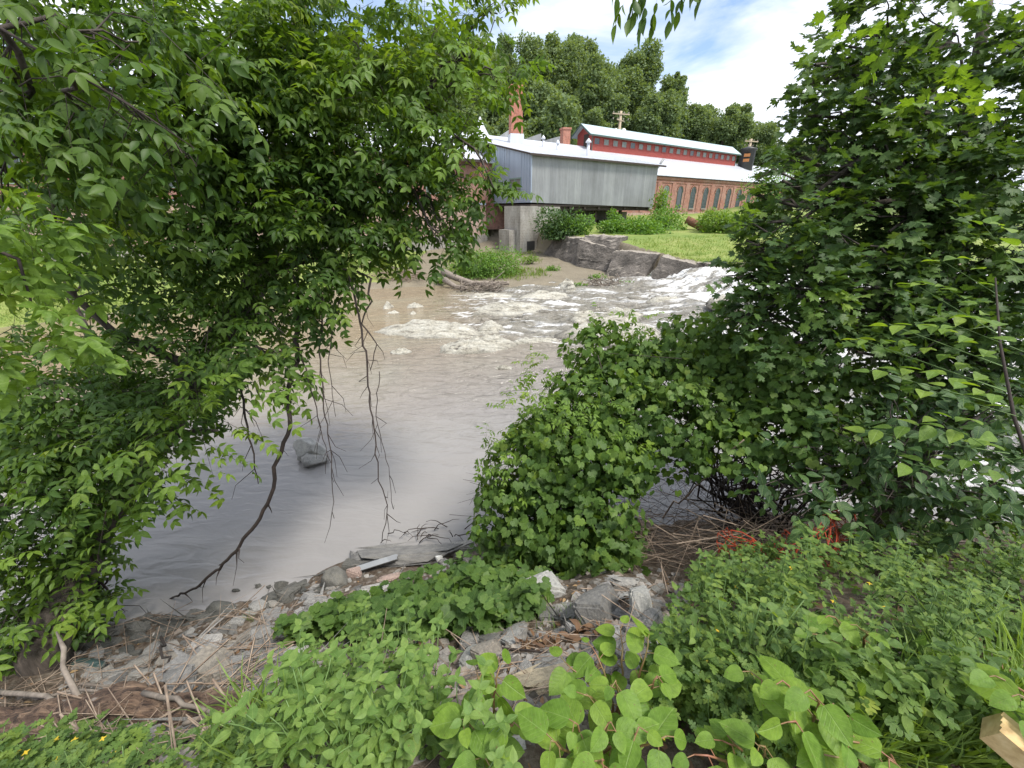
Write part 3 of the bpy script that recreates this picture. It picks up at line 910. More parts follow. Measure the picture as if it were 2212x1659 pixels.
    mb = MB(); c = PY(1221, 296, 68); mb.box((c[0], c[1], c[2] - 1), (1.15, 1.15, 3.8), 0, .3); mb.box((c[0], c[1], c[2] + 1.0), (1.35, 1.35, .25), 0, .3)
    mb.build('short_chimney', M['brick_chim'], th)
    for (u0, v0, u1, v1, Y) in ((1126, 303, 1169, 288, 70), (1165, 306, 1219, 292, 73), (1075, 298, 1106, 277, 66)):
        a_ = PY(u0, v0, Y); b_ = PY(u1, v1, Y + 1); zl = 12.5
        mb = MB(); d = np.array([-.3, .9]) * 2.5
        p = [(a_[0], a_[1], zl), (b_[0], b_[1], zl), (b_[0] + d[0], b_[1] + d[1], zl), (a_[0] + d[0], a_[1] + d[1], zl),
             (a_[0], a_[1], a_[2]), (b_[0], b_[1], b_[2]), (b_[0] + d[0], b_[1] + d[1], b_[2]), (a_[0] + d[0], a_[1] + d[1], a_[2])]
        mb.hexa(p); mb.build('roof_monitor', M['corr'], th)
    mb = MB(); c = np.array(Wd(31.5, 9.5, roofz(9.5))); mb.tube([c - np.array([.1, 0, .2]), c + np.array([.75, 0, 1.25])], .17, 8); mb.build('roof_pipe', M['corr'], th)
    return th


mill()

# the older wing to the left of the shed
th = thing('brick_wing', 'faded pink brick mill wing at the water side left of the metal shed', 'mill wing', Wd(-20, 8, 2))
mb = MB(); wbox(mb, -62, -1.56, 6.4, 6.8, 1.0, 5.6); mb.build('lower_wall', M['brick_pale'], th)
mb = MB(); wbox(mb, -62, -1.56, 6.15, 6.39, 1.0, 2.5); mb.build('foundation', M['concrete'], th)
mb = MB(); wbox(mb, -62, -1.56, 6.3, 6.85, 5.61, 5.8); mb.build('ledge', M['corr_blue'], th)
mb = MB(); wbox(mb, -62, -.6, 6.95, 7.2, 5.81, 9.8); mb.build('upper_wall', M['brick'], th)
for k, t in enumerate(np.arange(-58, -4, 4.2)):
    mb = MB(); wbox(mb, t - .7, t + .7, 6.9, 6.947, 6.6, 8.8); f = mb.build('window', M['green_frame'], th)
    mb = MB(); wbox(mb, t - .58, t + .58, 6.88, 6.898, 6.72, 8.68); mb.build('pane', M['glass'], f)
mb = MB(); sheet(mb, [Wd(-63, 6.0, 10.0), Wd(-1.65, 6.0, 10.0), Wd(-1.65, 15.6, 14.0), Wd(-63, 15.6, 14.0)], .1)
sheet(mb, [Wd(-63, 15.605, 14.0), Wd(-1.65, 15.605, 14.0), Wd(-1.65, 25, 10), Wd(-63, 25, 10)], .1); mb.build('roof', M['roof_white'], th)
mb = MB(); wbox(mb, -63, -1.65, 5.97, 5.995, 9.7, 9.95); mb.build('fascia', M['wood_dark'], th)
mb = MB(); c = PY(1038, 290, 56)
mb.lathe((c[0], c[1], c[2] - .6), [(1.5, 0), (1.1, .4), (.5, 1.4), (.05, 2.4)], 10); mb.build('roof_cone', M['roof_white'], th)

th = thing('red_shed', 'low red clapboard shed with a metal roof on the left bank behind the leaves', 'shed', (-34, 33, 2))
mb = MB(); mb.box((-34, 33, 3.1), (13, 5, 2.6), 0, .25); mb.build('walls', M['clap'], th)
mb = MB(); mb.box((-34, 33, 4.5), (13.8, 6, .15), 0, .25); mb.build('roof', M['roof_white'], th)
mb = MB(); mb.box((-31.4, 31.05, 2.9), (2.2, .12, 2.0), 0, .25); mb.build('door', M['wood_dark'], th)

# water tank / dark stack with orange signs, poles
c = PY(1611, 352, 92)
th = thing('steel_tank', 'black steel tank with orange placards at the right end of the mill roof', 'tank', c)
mb = MB(); mb.lathe((c[0], c[1], c[2] - 3), [(1.4, 0), (1.4, 5.2), (1.6, 5.25), (1.6, 5.5), (.3, 5.9)], 16); mb.build('drum', M['black'], th)
for dz in (.35, 1.25):
    mb = MB(); mb.box((c[0] - .75, c[1] - 1.34, c[2] + dz), (1.1, .1, .55), 0, -.45); mb.build('placard', M['orange_paint'], th)


def pole(u, v0, v1, Y, label):
    a, b = PY(u, v0, Y), PY(u, v1, Y)
    th = thing('utility_pole', label, 'utility pole', a)
    mb = MB(); mb.tube([(a[0], a[1], 5), (a[0], a[1], b[2])], [.3, .24], 8); mb.build('post', M['pole'], th)
    for k, dz in enumerate((.5, 1.5)):
        mb = MB(); mb.box((a[0], a[1] - .25, b[2] - dz), (3.6 - k, .16, .18), 0, .3 + k * .5); ca = mb.build('crossarm', M['pole'], th)
        for dx in (-1.6, -.6, .6, 1.6):
            mb = MB(); mb.lathe((a[0] + dx * math.cos(.3), a[1] - .25 + dx * math.sin(.3), b[2] - dz + .09), [(.07, 0), (.1, .15), (.05, .3)], 6); mb.build('insulator', M['stone_trim'], ca)
    for dx in (-.75, .75):
        mb = MB(); mb.lathe((a[0] + dx, a[1] - .3, b[2] - 4.2), [(.4, 0), (.42, 1.2), (.2, 1.4)], 10); mb.build('transformer', M['whiteplastic'], th)


pole(1338, 280, 240, 88, 'wooden utility pole with two pale transformers rising behind the clerestory ridge')
pole(1617, 330, 300, 100, 'wooden utility pole with crossarm rising behind the black tank')

# rusty boiler pipe lying in the bushes
c = PY(1520, 492, 46)
mb = MB(); mb.tube([c + np.array([-1.6, 1, .8]), c + np.array([-.2, .2, .1]), c + np.array([1.3, -.6, -.4])], .42, 12)
tag(mb.build('rusty_pipe', M['rust']), 'rusty iron pipe section lying among the bushes before the arched windows', 'pipe')
# ------------------------------------------------------------------ leaves: templates and scattering
def leaf_t(prof, fold=.25, droop=.15, jag=0):
    """pointed leaf along +Y, length 1: midrib, left and right edges"""
    vs = []; fs = []
    for i, (yy, w) in enumerate(prof):
        z0 = -droop * yy * yy
        vs += [(0, yy, z0), (-w, yy + jag * (i % 2) * .03, z0 + fold * w), (w, yy + jag * (i % 2) * .03, z0 + fold * w)]
    for i in range(len(prof) - 1):
        a = 3 * i; b = a + 3
        fs += [(a, b, b + 1), (a, b + 1, a + 1), (a, a + 2, b + 2), (a, b + 2, b)]
    return np.array(vs, float), np.array(fs)


def fan_t(pts, c=(0, .3), fold=.1, droop=.15):
    vs = [(c[0], c[1], 0)] + [(px, py, fold * abs(px) - droop * (py - c[1]) ** 2 * (1 if py > c[1] else .4)) for px, py in pts]
    n = len(pts)
    return np.array(vs, float), np.array([(0, 1 + i, 1 + (i + 1) % n) for i in range(n)])


def mirror(p): return p + [(-a, b) for a, b in p[::-1] if abs(a) > 1e-6]


ELDER = leaf_t([(0, .01), (.12, .12), (.3, .20), (.5, .21), (.72, .13), (.88, .05), (1, .0)], .35, .25)
ELDER_S = leaf_t([(0, .02), (.3, .19), (.6, .18), (1, .0)], .35, .25)
OVATE = leaf_t([(0, .02), (.08, .17), (.22, .27), (.4, .30), (.6, .24), (.8, .12), (.92, .04), (1, 0)], .25, .2)
OVATE_S = leaf_t([(0, .05), (.25, .27), (.6, .22), (1, 0)], .25, .2)
HEART = leaf_t([(.0, .03), (.02, .20), (.10, .31), (.24, .37), (.42, .375), (.60, .32), (.76, .22), (.88, .11), (.95, .03), (1, 0)], .2, .16)
MAPLE = fan_t(mirror([(0, 1.0), (.07, .82), (.17, .80), (.15, .62), (.30, .70), (.52, .80), (.47, .62), (.62, .56), (.40, .40), (.52, .28), (.47, .16), (.22, .10), (.06, .02)]), (0, .3), .18, .25)
GRAPE = fan_t(mirror([(0, 1.0), (.10, .80), (.26, .76), (.24, .62), (.46, .62), (.52, .46), (.50, .30), (.52, .12), (.36, -.04), (.14, -.06), (0.03, .10)]), (0, .3), .15, .25)
LOBED = fan_t(mirror([(0, 1.0), (.14, .88), (.12, .74), (.30, .72), (.24, .56), (.12, .52), (.30, .48), (.42, .38), (.32, .26), (.14, .26), (.24, .14), (.16, .04), (.04, .04)]), (0, .4), .12, .2)
CLUMP = fan_t([(.5, .1), (.35, .5), (.55, .75), (.1, .7), (-.1, 1), (-.3, .65), (-.6, .6), (-.35, .25), (-.5, -.1), (0, .1), (.2, -.2)], (0, .35), .3, .3)
BLADE = (np.array([(-.018, 0, 0), (.018, 0, 0), (-.014, .45, .05), (.014, .45, .05), (-.008, .8, -.04), (.008, .8, -.04), (0, 1, -.16)]), np.array([(0, 1, 3), (0, 3, 2), (2, 3, 5), (2, 5, 4), (4, 5, 6)]))
ROD = (np.array([(.006, 0, 0), (-.003, 0, .0052), (-.003, 0, -.0052), (.0025, 1, 0), (-.0012, 1, .002), (-.0012, 1, -.002)]), np.array([(0, 1, 4), (0, 4, 3), (1, 2, 5), (1, 5, 4), (2, 0, 3), (2, 3, 5)]))


def nrmz(a): return a / np.maximum(np.linalg.norm(a, axis=-1, keepdims=True), 1e-9)


def place(T, pos, d, n, sc):
    V, Fc = T
    d = nrmz(d); n = nrmz(n - d * (n * d).sum(-1, keepdims=True)); s = np.cross(d, n)
    sc = np.asarray(sc, float).reshape(-1, 1, 1)
    W = pos[:, None] + sc * (V[None, :, 0:1] * s[:, None] + V[None, :, 1:2] * d[:, None] + V[None, :, 2:3] * n[:, None])
    k = len(V); f = Fc[None] + (np.arange(len(pos)) * k)[:, None, None]
    return W.reshape(-1, 3), f.reshape(-1, 3)


def compound(T, spec):
    """spec: (y along the rachis, side angle deg, length)"""
    vs = []; fs = []; n = 0
    for (yy, ang, l, dz) in spec:
        a = R(ang)
        v, f = place(T, np.array([[0, yy, 0.]]), np.array([[math.sin(a), math.cos(a), dz]]), np.array([[.1 * math.sin(a), 0, 1.]]), [l])
        vs.append(v); fs.append(f + n); n += len(v)
    v, f = ROD; v = v * np.array([.9, .7, .9]); vs.append(v); fs.append(f + n)
    return np.concatenate(vs), np.concatenate(fs)


SP5 = [(.62, 0, .46, -.25), (.60, 58, .40, -.28), (.60, -58, .40, -.28), (.32, 66, .38, -.25), (.32, -66, .38, -.25)]
ASH = compound(ELDER, SP5)
ASH_S = compound(ELDER_S, SP5)


class Fol:
    def __init__(s): s.V = []; s.F = []; s.A = []; s.X = []; s.Y = []; s.n = 0

    def add(s, T, pos, d, n, sc, a=None):
        if len(pos) == 0: return
        v, f = place(T, pos, d, n, sc)
        s.V.append(v); s.F.append(f + s.n); s.n += len(v)
        if a is None: a = rng.random(len(pos))
        s.A.append(np.repeat(np.broadcast_to(a, (len(pos),)), len(T[1])))
        s.X.append(np.tile(np.abs(T[0][:, 0]), len(pos)) if T is not ASH and T is not ASH_S else np.full(len(v), .5)); s.Y.append(np.tile(T[0][:, 1], len(pos)))

    def build(s, name, mats, parent=None, smooth=True):
        return npmesh(name, np.concatenate(s.V), np.concatenate(s.F), mats, parent, {'rnd': np.concatenate(s.A), 'lx': ('POINT', np.concatenate(s.X)), 'ly': ('POINT', np.concatenate(s.Y))}, smooth)


def rv(n, s=1.0): return rng.normal(0, s, (n, 3))


UP = np.array([0, 0, 1.0])


def ellip(c, r, n, shell=.5):
    d = nrmz(rv(n)); q = rng.random(n) ** (1 / 3 * (1 - shell) + .001)
    q = np.clip(shell + (1 - shell) * q if shell > .6 else q, 0, 1)
    return np.asarray(c) + d * q[:, None] * np.asarray(r), d


def spray(fol, tw, A, D, L, nn, T, size, droop=.35, side=.9, flat=.45, ang=None, alt=False):
    """twigs from anchors A along D, each with nn nodes of opposite (or alternate) leaves"""
    N = len(A); D = nrmz(D)
    L = np.broadcast_to(L, (N,))
    sd_ = nrmz(np.cross(D, UP + rv(N, .25)))
    rn = rng.random(N)
    for k in range(nn + 1):
        f = (k + .6) / (nn + .6)
        p = A + D * (L * f)[:, None]; p[:, 2] -= droop * .5 * L * f * f
        if k == nn:
            dd = D + rv(N, .15); dd[:, 2] -= droop * 1.2
            fol.add(T, p, dd, UP + rv(N, flat), size * rng.uniform(.8, 1.15, N), np.clip(rn * .6 + rng.random(N) * .4 + .08, 0, 1))
            continue
        for sgn in (-1, 1):
            if alt and (k % 2 == 0) != (sgn > 0): continue
            dd = D * .65 + sd_ * sgn * side + rv(N, .22); dd[:, 2] -= droop
            fol.add(T, p, dd, UP + rv(N, flat), size * rng.uniform(.55, 1.2, N), np.clip(rn * .6 + rng.random(N) * .4, 0, 1))
    if tw is not None:
        Dt = D.copy(); Dt[:, 2] -= droop * .35
        tw.add(ROD, A - D * (L * .15)[:, None], Dt, UP + rv(N, .1), L * 1.15)


def bez(a, b, sag=0, wob=.06, n=7, bow=None):
    a = np.asarray(a, float); b = np.asarray(b, float); L = np.linalg.norm(b - a); o = []
    w = rv(n, wob * L / 3)
    for i in range(n):
        f = i / (n - 1); p = a + (b - a) * f; p = p + np.array([0, 0, 1]) * sag * 4 * f * (1 - f)
        if bow is not None: p = p + np.asarray(bow) * 4 * f * (1 - f)
        if 0 < i < n - 1: p = p + w[i]
        o.append(p)
    return o


def blob(u, v, t, ru, rvv, dep=None):
    c = P(u, v, t); rx = ru * t / F; rz = rvv * t / F
    return c, np.array([rx, dep if dep else (rx + rz) * .5, rz]), (u, v, t)


# ------------------------------------------------------------------ the hillside wood: every tree a thing
def wood_proto(name, label, hgt, wid, kind):
    th = thing(name, label, 'tree', (0, 0, 0))
    f = Fol(); nb = {'round': 17, 'tall': 15, 'cone': 11, 'open': 9}[kind]
    mb = MB(); mb.tube([(0, 0, -1.5), (.1, 0, hgt * .35), (.15, .1, hgt * .8)], [.28, .2, .06], 6)
    for b in range(nb):
        fz = (b + .5) / nb
        if kind == 'cone': cz, rr = hgt * (.25 + .7 * fz), wid * .5 * (1.05 - fz)
        elif kind == 'open': cz, rr = hgt * (.45 + .5 * fz), wid * .24
        else: cz, rr = hgt * (.22 + .7 * fz), wid * .5 * (.5 + .5 * math.sin(math.pi * min(fz * .8 + .15, 1))) * rng.uniform(.38, .62)
        a = rng.random() * 6.28; off = wid * (.34 if kind not in ('open', 'cone') else .2) * (1 - fz * .55) * rng.uniform(.6, 1.15)
        c = np.array([math.cos(a) * off, math.sin(a) * off, cz]); r = np.array([rr, rr, rr * .72])
        mb.tube([(.1, 0, cz * .55), tuple(c * .7 + np.array([0, 0, cz * .1])), tuple(c)], [.1, .06, .03], 4, cap=False)
        n = int(620 * (rr / 2.5) ** 2) + 130
        p, d = ellip(c, r, n, .6); p += d * ((fbm(p[:, 0] * 1.1, p[:, 1] * 1.1, p[:, 2] * 1.1, b) - .5) * 1.5 * rr)[:, None] + rv(n, .13 * rr) * [1, 1, .8]
        f.add(CLUMP, p, nrmz(d + rv(n, .7)), d + UP * .8 + rv(n, .6), rng.uniform(.2, .55, n), np.clip(rng.normal(.45, .2, n) + b * .02, 0, 1))
    f.build('crown', M['leaf_far'], th, smooth=False); mb.build('trunk', M['bark'], th)
    return th


GW = 'trees of the wood on the hill behind the mill'
protos = []
for i, (nm, k, h_, w_) in enumerate([('broadleaf_tree', 'round', 13, 9), ('broadleaf_tree', 'tall', 15, 7.5), ('broadleaf_tree', 'round', 11, 8), ('ash_tree', 'tall', 14, 7), ('broadleaf_tree', 'tall', 12, 8), ('broadleaf_tree', 'round', 12, 10)]):
    protos.append((wood_proto(nm, '', h_, w_, k), k, h_))
LB = {'round': 'round-crowned green tree among others in the wood covering the hill', 'tall': 'tall narrow green tree among others in the wood covering the hill', 'cone': 'dark pointed conifer among others in the wood covering the hill'}
cnt = 0; used = set()
for row, (Y, n) in enumerate([(76, 24), (84, 25), (93, 25), (102, 27), (112, 28), (123, 30), (134, 30), (147, 34)]):
    for i in range(n):
        x = -48 + (Y * .98 + 48) * (i + rng.random() * .7) / n + row * 1.3
        y = Y + rng.uniform(-3, 3)
        hz = 4.4 + float(hill(x, y)) * 1.0
        uu = 1106 + F * (x / y) * 1.14
        if uu < 560: continue
        # stay behind the buildings
        if (x - O2[0]) * N2[0] + (y - O2[1]) * N2[1] < 27 and uu > 900: y += 0
        if ((x - O2[0]) * N2[0] + (y - O2[1]) * N2[1]) < 26.5 or (row > 5 and x < 30): continue
        pi_ = int(rng.integers(0, 6)) if rng.random() < .8 else 0
        pr, k, h0 = protos[pi_]
        o = pr if pi_ not in used else copy_tree(pr)
        used.add(pi_)
        s_ = rng.uniform(.85, 1.2) * np.interp(x, [-20, 40, 80], [1.0, .95, .8]); o.location = (x, y, float(H(x, y)) - .3); o.scale = (s_, s_, s_ * rng.uniform(.9, 1.1)); o.rotation_euler = (0, 0, rng.random() * 6.28)
        tag(o, LB[k], 'tree', GW + (', ' + {'round': 'round ones', 'tall': 'tall ones', 'cone': 'conifers'}[k])); cnt += 1
for (u, v, Y, h_, w_, k, nm, lb) in [(1402, 88, 118, 17, 8, 'open', 'open_crowned_tree', 'tall open-crowned tree standing above the skyline of the wooded hill'),
                                (1362, 108, 116, 15, 9, 'round', 'skyline_tree', 'broad dark tree just left of the tallest tree on the wooded skyline'),
                                (1468, 145, 112, 14, 6, 'cone', 'spire_tree', 'narrow spire-shaped tree on the skyline right of the tallest tree'),
                                (1150, 66, 108, 18, 10, 'tall', 'skyline_tree', 'tallest leafy tree at the left end of the hill skyline beside the chimney'),
                                (1225, 92, 112, 17, 12, 'round', 'skyline_tree', 'rounded full tree on the high left part of the wooded skyline'),
                                (1300, 128, 112, 13, 11, 'round', 'skyline_tree', 'low rounded tree in the dip of the wooded skyline'),
                                (1215, 190, 84, 13, 6, 'tall', 'yellowing_tree', 'yellow-green slender tree near the foot of the wood right of the tall chimney')]:
    p = PY(u, v, Y); th = wood_proto(nm, lb, h_, w_, k); th.location = (p[0], p[1], p[2] - h_ * 1.0)
    z = float(H(p[0], p[1]))
    if p[2] - h_ > z: 
        s_ = (p[2] - z + .5) / h_; th.scale = (min(s_, 1.25), min(s_, 1.25), s_); th.location.z = z - .5

# ------------------------------------------------------------------ shrubs on the far bank
def shrub(name, label, c, r, n, m='leaf_shrub', leaf=.22, group=None, lower=0, T=None):
    g = float(H(c[0], c[1])); th = thing(name, label, 'shrub', (c[0], c[1], g), group)
    f = Fol(); mb = MB()
    nb = 9; r = [r[0] * 1.3, r[1] * 1.3, r[2] * 1.12]; c = c - np.array([0, 0, r[2] * .12])
    for b in range(nb):
        a = rng.random() * 6.28; q = rng.random() ** .5 * .55
        cc = np.array([c[0] + math.cos(a) * r[0] * q, c[1] + math.sin(a) * r[1] * q, c[2] + rng.uniform(-.35, .35) * r[2]])
        rr = np.array(r) * rng.uniform(.42, .65)
        p, d = ellip(cc, rr, int(n * 1.3) // nb, .5); p += rv(len(p), .16 * float(np.mean(rr)))
        p[:, 2] = np.maximum(p[:, 2], g + .05)
        f.add(T or OVATE_S, p, nrmz(d + rv(len(p), .6) + UP * .2), UP + d * .5 + rv(len(p), .5), rng.uniform(.6, 1.3, len(p)) * leaf, np.clip(rng.normal(.5, .22, len(p)), 0, 1))
        mb.tube(bez((c[0], c[1], g - .1), cc, 0, .08, 4), [.05, .04, .03, .015], 4, cap=False)
    f.build('foliage', M[m], th, smooth=False); mb.build('stems', M['twig'], th)
    return th


for (u, v, Y, ru, rvv, n, m, lb) in [
    (1208, 484, 41.5, 38, 38, 2600, 'leaf_dark', 'dark leafy shrub clinging to the concrete pier at the top of the broken wall'),
    (1248, 488, 41, 34, 26, 1900, 'leaf_shrub', 'light green shrub right of the dark pier shrub under the metal shed'),
    (1320, 490, 43, 24, 20, 900, 'leaf_shrub', 'small sparse shrub before the dark opening under the shed'),
    (1325, 468, 44, 8, 20, 260, 'leaf_shrub', 'thin upright sapling before the dark opening under the shed'),
    (1392, 492, 43, 48, 28, 2600, 'leaf_shrub', 'broad green shrub below the right end of the metal shed'),
    (1440, 478, 48, 40, 32, 2000, 'leaf_shrub', 'tall pale shrub below the first arched window'),
    (1424, 440, 52, 12, 34, 700, 'leaf_bright', 'climbing plant growing up the right corner of the metal shed'),
    (1560, 480, 44, 48, 32, 2800, 'leaf_bright', 'bright yellow-green bush on the lawn below the arched windows'),
    (1655, 470, 46, 60, 45, 2600, 'leaf_dark', 'dark bush right of the yellow-green bush beside the brick mill'),
    (1660, 395, 60, 50, 45, 1800, 'leaf_shrub', 'pale feathery tree hiding the right end of the brick mill'),
    (1052, 568, 31.5, 66, 40, 5200, 'leaf_shrub', 'olive green bush on the mud flat behind the driftwood log'),
    (1008, 585, 31.5, 30, 16, 700, 'leaf_bright', 'low bright plant at the left foot of the olive bush'),
    (1148, 560, 36, 18, 8, 260, 'leaf_bright', 'little green weed on the mud below the concrete pier')]:
    c, r, _ = blob(u, v, Y / 1.03, ru, rvv); c = PY(u, v, Y)
    shrub('shrub', lb, c, r, n, m, leaf=.26 if Y > 38 else .15)
for i, (u, v, Y) in enumerate([(1415, 560, 30.2), (1356, 612, 28), (1290, 600, 30), (1195, 590, 33), (1255, 625, 27.5), (1480, 575, 28.3), (948, 600, 29.5)]):
    c = PY(u, v, Y); c[2] = max(float(H(c[0], c[1])), .1) + .15
    shrub('weed_tuft', 'small green weed tuft growing from cracks in the far rocky bank', c, (.55, .5, .3), 240, 'leaf_shrub', .14, 'weed tufts on the far rocky bank')

# ------------------------------------------------------------------ broken retaining wall, ledges, river boulders
def rough_slab(name, label, pts, back, m, seed, cat='slab', amp=.16, nd_=18, parent=None):
    """front polygon (4 corners, ccw seen from the river) swept back, subdivided and roughened"""
    bm = bmesh.new()
    fr = [bm.verts.new(p) for p in pts]; bk = [bm.verts.new(np.asarray(p) + np.asarray(back)) for p in pts]
    bm.faces.new(fr); bm.faces.new(bk[::-1])
    for i in range(4): bm.faces.new([fr[i], bk[i], bk[(i + 1) % 4], fr[(i + 1) % 4]])
    bmesh.ops.recalc_face_normals(bm, faces=bm.faces)
    for _ in range(4): bmesh.ops.subdivide_edges(bm, edges=bm.edges, cuts=1, use_grid_fill=True)
    bm.normal_update()
    co = np.array([v.co[:] for v in bm.verts]); no = np.array([v.normal[:] for v in bm.verts])
    k = (fbm(co[:, 0] * 1.1, co[:, 1] * 1.1, co[:, 2] * 1.1, seed) - .5) * amp * 3 + (fbm(co[:, 0] * 5, co[:, 1] * 5, co[:, 2] * 5, seed + 2) - .5) * amp * 1.1
    for v, n_, kk in zip(bm.verts, no, k): v.co = v.co + Vector(n_) * float(kk)
    me = bpy.data.meshes.new(name); bm.to_mesh(me); bm.free()
    o = link(name, me, M[m])
    tag(o, label, cat); return o


SL = [((1165, 552, 42), (1255, 588, 34), (1255, 522, 36.5), (1200, 514, 42), 'long weathered slab at the pier end of the broken river wall'),
      ((1245, 562, 35), (1310, 578, 32.5), (1328, 545, 33.5), (1250, 522, 36), 'cracked lower block with a jagged joint in the middle of the river wall'),
      ((1250, 544, 35.2), (1322, 556, 32.9), (1338, 519, 34.6), (1262, 513, 37), 'upper tilted block with a pale top edge in the river wall'),
      ((1308, 592, 31.2), (1385, 606, 29.4), (1420, 556, 30.6), (1325, 548, 32.6), 'dark cracked slab between two tilted blocks of the river wall'),
      ((1398, 604, 29.2), (1462, 622, 27.6), (1508, 580, 28), (1428, 562, 29.8), 'large tilted dark slab with white stains at the rapids end of the wall'),
      ((1500, 598, 27.6), (1538, 600, 27.3), (1538, 578, 27.7), (1504, 574, 28.2), 'small pale block stepping into the rapids beyond the last slab')]
for i, (a, b, c, d, lb) in enumerate(SL):
    A, B, C_, D_ = PY(*a), PY(*b), PY(*c), PY(*d)
    A[2] -= .5; B[2] -= .5; C_[2] += .22; D_[2] += .22
    rough_slab('wall_slab', lb, [A, B, C_, D_], (1.2, 1.9, -.05), 'wallrock', 50 + i * 7, amp=.13)
    


def ledge(label, u, v, ru, rvv, rot, h=.35, z0=0, seed=1, name='rock_ledge', m='ledge', cat='rock', group=None, n=40, rag=.5):
    c = PZ(u, v, z0 + .02); e1 = PZ(u + ru, v, z0 + .02); e2 = PZ(u, v - rvv, z0 + .02)
    rx = np.linalg.norm(e1 - c); ry = np.linalg.norm(e2 - c)
    a = np.linspace(0, 2 * np.pi, n, endpoint=False); V = []; nr = 12
    co, si = math.cos(rot), math.sin(rot)
    for k in range(nr + 1):
        f = k / nr
        rr = f * (1 + rag * (fbm(np.cos(a) * 1.4 + seed, np.sin(a) * 1.4, 0, seed) - .5) * 1.6)
        X = rx * rr * np.cos(a); Y_ = ry * rr * np.sin(a)
        xx = c[0] + X * co - Y_ * si; yy = c[1] + X * si + Y_ * co
        sc_ = 2.2 / max(min(ry, 1.5), .25)
        rid = fbm(xx * .8 * sc_ * .4, yy * 2.2 * sc_ * .5, 0, seed + 5)
        h_ = h * .95; zz = z0 + h_ * ((1 - f ** 2.2) * (.45 + 1.1 * np.abs(rid - .5) * 2 + .5 * rid) - .30) + (fbm(xx * 4, yy * 6, 0, seed + 9) - .5) * h * .5 * (1 - f ** 4)
        V.append(np.stack([xx, yy, zz], -1))
    V = np.concatenate(V); Fq = []
    for k in range(nr):
        for i in range(n): Fq.append((k * n + i, k * n + (i + 1) % n, (k + 1) * n + (i + 1) % n, (k + 1) * n + i))
    o = npmesh(name, V, np.array(Fq)[:, ::-1] if False else Fq, M[m], attr={'rim': ('POINT', np.repeat(np.linspace(0, 1, nr + 1), n))}, smooth=True)
    tag(o, label, cat, group); return o


for i, (lb, u, v, ru, rvv, rot, h, z) in enumerate([
    ('long flat pale ledge with a ragged left tip in mid river', 935, 714, 125, 18, .05, .55, 0),
    ('narrow pale ledge like a tail nearest the camera in the rapids', 1032, 748, 88, 15, .35, .55, 0),
    ('low pale ledge upstream of the long flat ledge', 1105, 668, 95, 14, .25, .5, .05),
    ('wide pale rock shelf under the rapids beside the vine thicket', 1320, 716, 110, 22, .1, .6, .15),
    ('dark stepped rock in the middle of the rapids', 1262, 690, 42, 9, .1, .55, .2),
    ('pale hump of rock above the wide shelf', 1340, 685, 60, 9, .2, .5, .2),
    ('thin dark ledge trailing right of the pale tail ledge', 1160, 738, 60, 5, .0, .28, 0),
    ('small pale rock cluster at the right end of the long flat ledge', 1062, 712, 36, 9, .2, .4, 0),
    ('brown pointed rock below the broken wall', 1225, 622, 20, 8, .1, .95, .15),
    ('flat pale shelf of rock at the foot of the broken wall', 1180, 640, 70, 8, .05, .35, .1),
    ('low wet ledge along the mud below the olive bush', 1060, 640, 60, 6, .05, .25, .02),
    ('small pale rock alone in the brown water left of the ledges', 838, 664, 14, 4, 0, .32, 0),
    ('flat oblong pale rock in the brown water', 897, 662, 18, 3.2, 0, .26, 0),
    ('tiny flat stone just awash below the small pale rock', 850, 675, 15, 2.4, 0, .16, 0),
    ('tiny dark stone below the oblong pale rock', 892, 677, 8, 2.2, 0, .16, 0),
    ('pale rock half hidden behind the hanging twigs', 716, 692, 20, 4, .1, .3, 0),
    ('small pale rock awash downstream of the long ledge', 868, 761, 28, 4.5, .15, .22, 0),
    ('dark stone just breaking the ripples below the rapids', 1090, 795, 24, 4, 0, .16, 0),
    ('rock ridge along the lip of the white falls', 1560, 655, 30, 8, .4, .7, .75),
    ('brown ledge in the white water beside the broken wall', 1440, 648, 50, 6, .2, .4, .25)]):
    ledge(lb, u, v, ru, rvv, rot, h, z, seed=100 + i * 13)


def boulder(name, label, c, r, m, seed, cat='rock', flat=.0, amp=.35, sub=4, group=None, facet=.5):
    bm = bmesh.new(); bmesh.ops.create_icosphere(bm, subdivisions=sub, radius=1)
    co = np.array([v.co[:] for v in bm.verts])
    k = 1 + (fbm(co[:, 0] * 1.3 + seed, co[:, 1] * 1.3, co[:, 2] * 1.3, seed) - .5) * amp * 2.2 + (fbm(co[:, 0] * 5 + seed, co[:, 1] * 5, co[:, 2] * 5, seed + 3) - .5) * amp * .35
    q = co * k[:, None]
    for s_ in range(9):   # cut facets
        r2 = np.random.default_rng(seed * 31 + s_); n_ = nrmz(r2.normal(0, 1, 3)); lim = r2.uniform(.62, .85)
        dd = q @ n_; q = q - np.clip(dd - lim, 0, None)[:, None] * n_ * facet * 1.7
    q = q * np.asarray(r) + np.asarray(c)
    for v, p in zip(bm.verts, q): v.co = p
    me = bpy.data.meshes.new(name); bm.to_mesh(me); bm.free()
    for p in me.polygons: p.use_smooth = True
    o = link(name, me, M[m]); tag(o, label, cat, group); return o


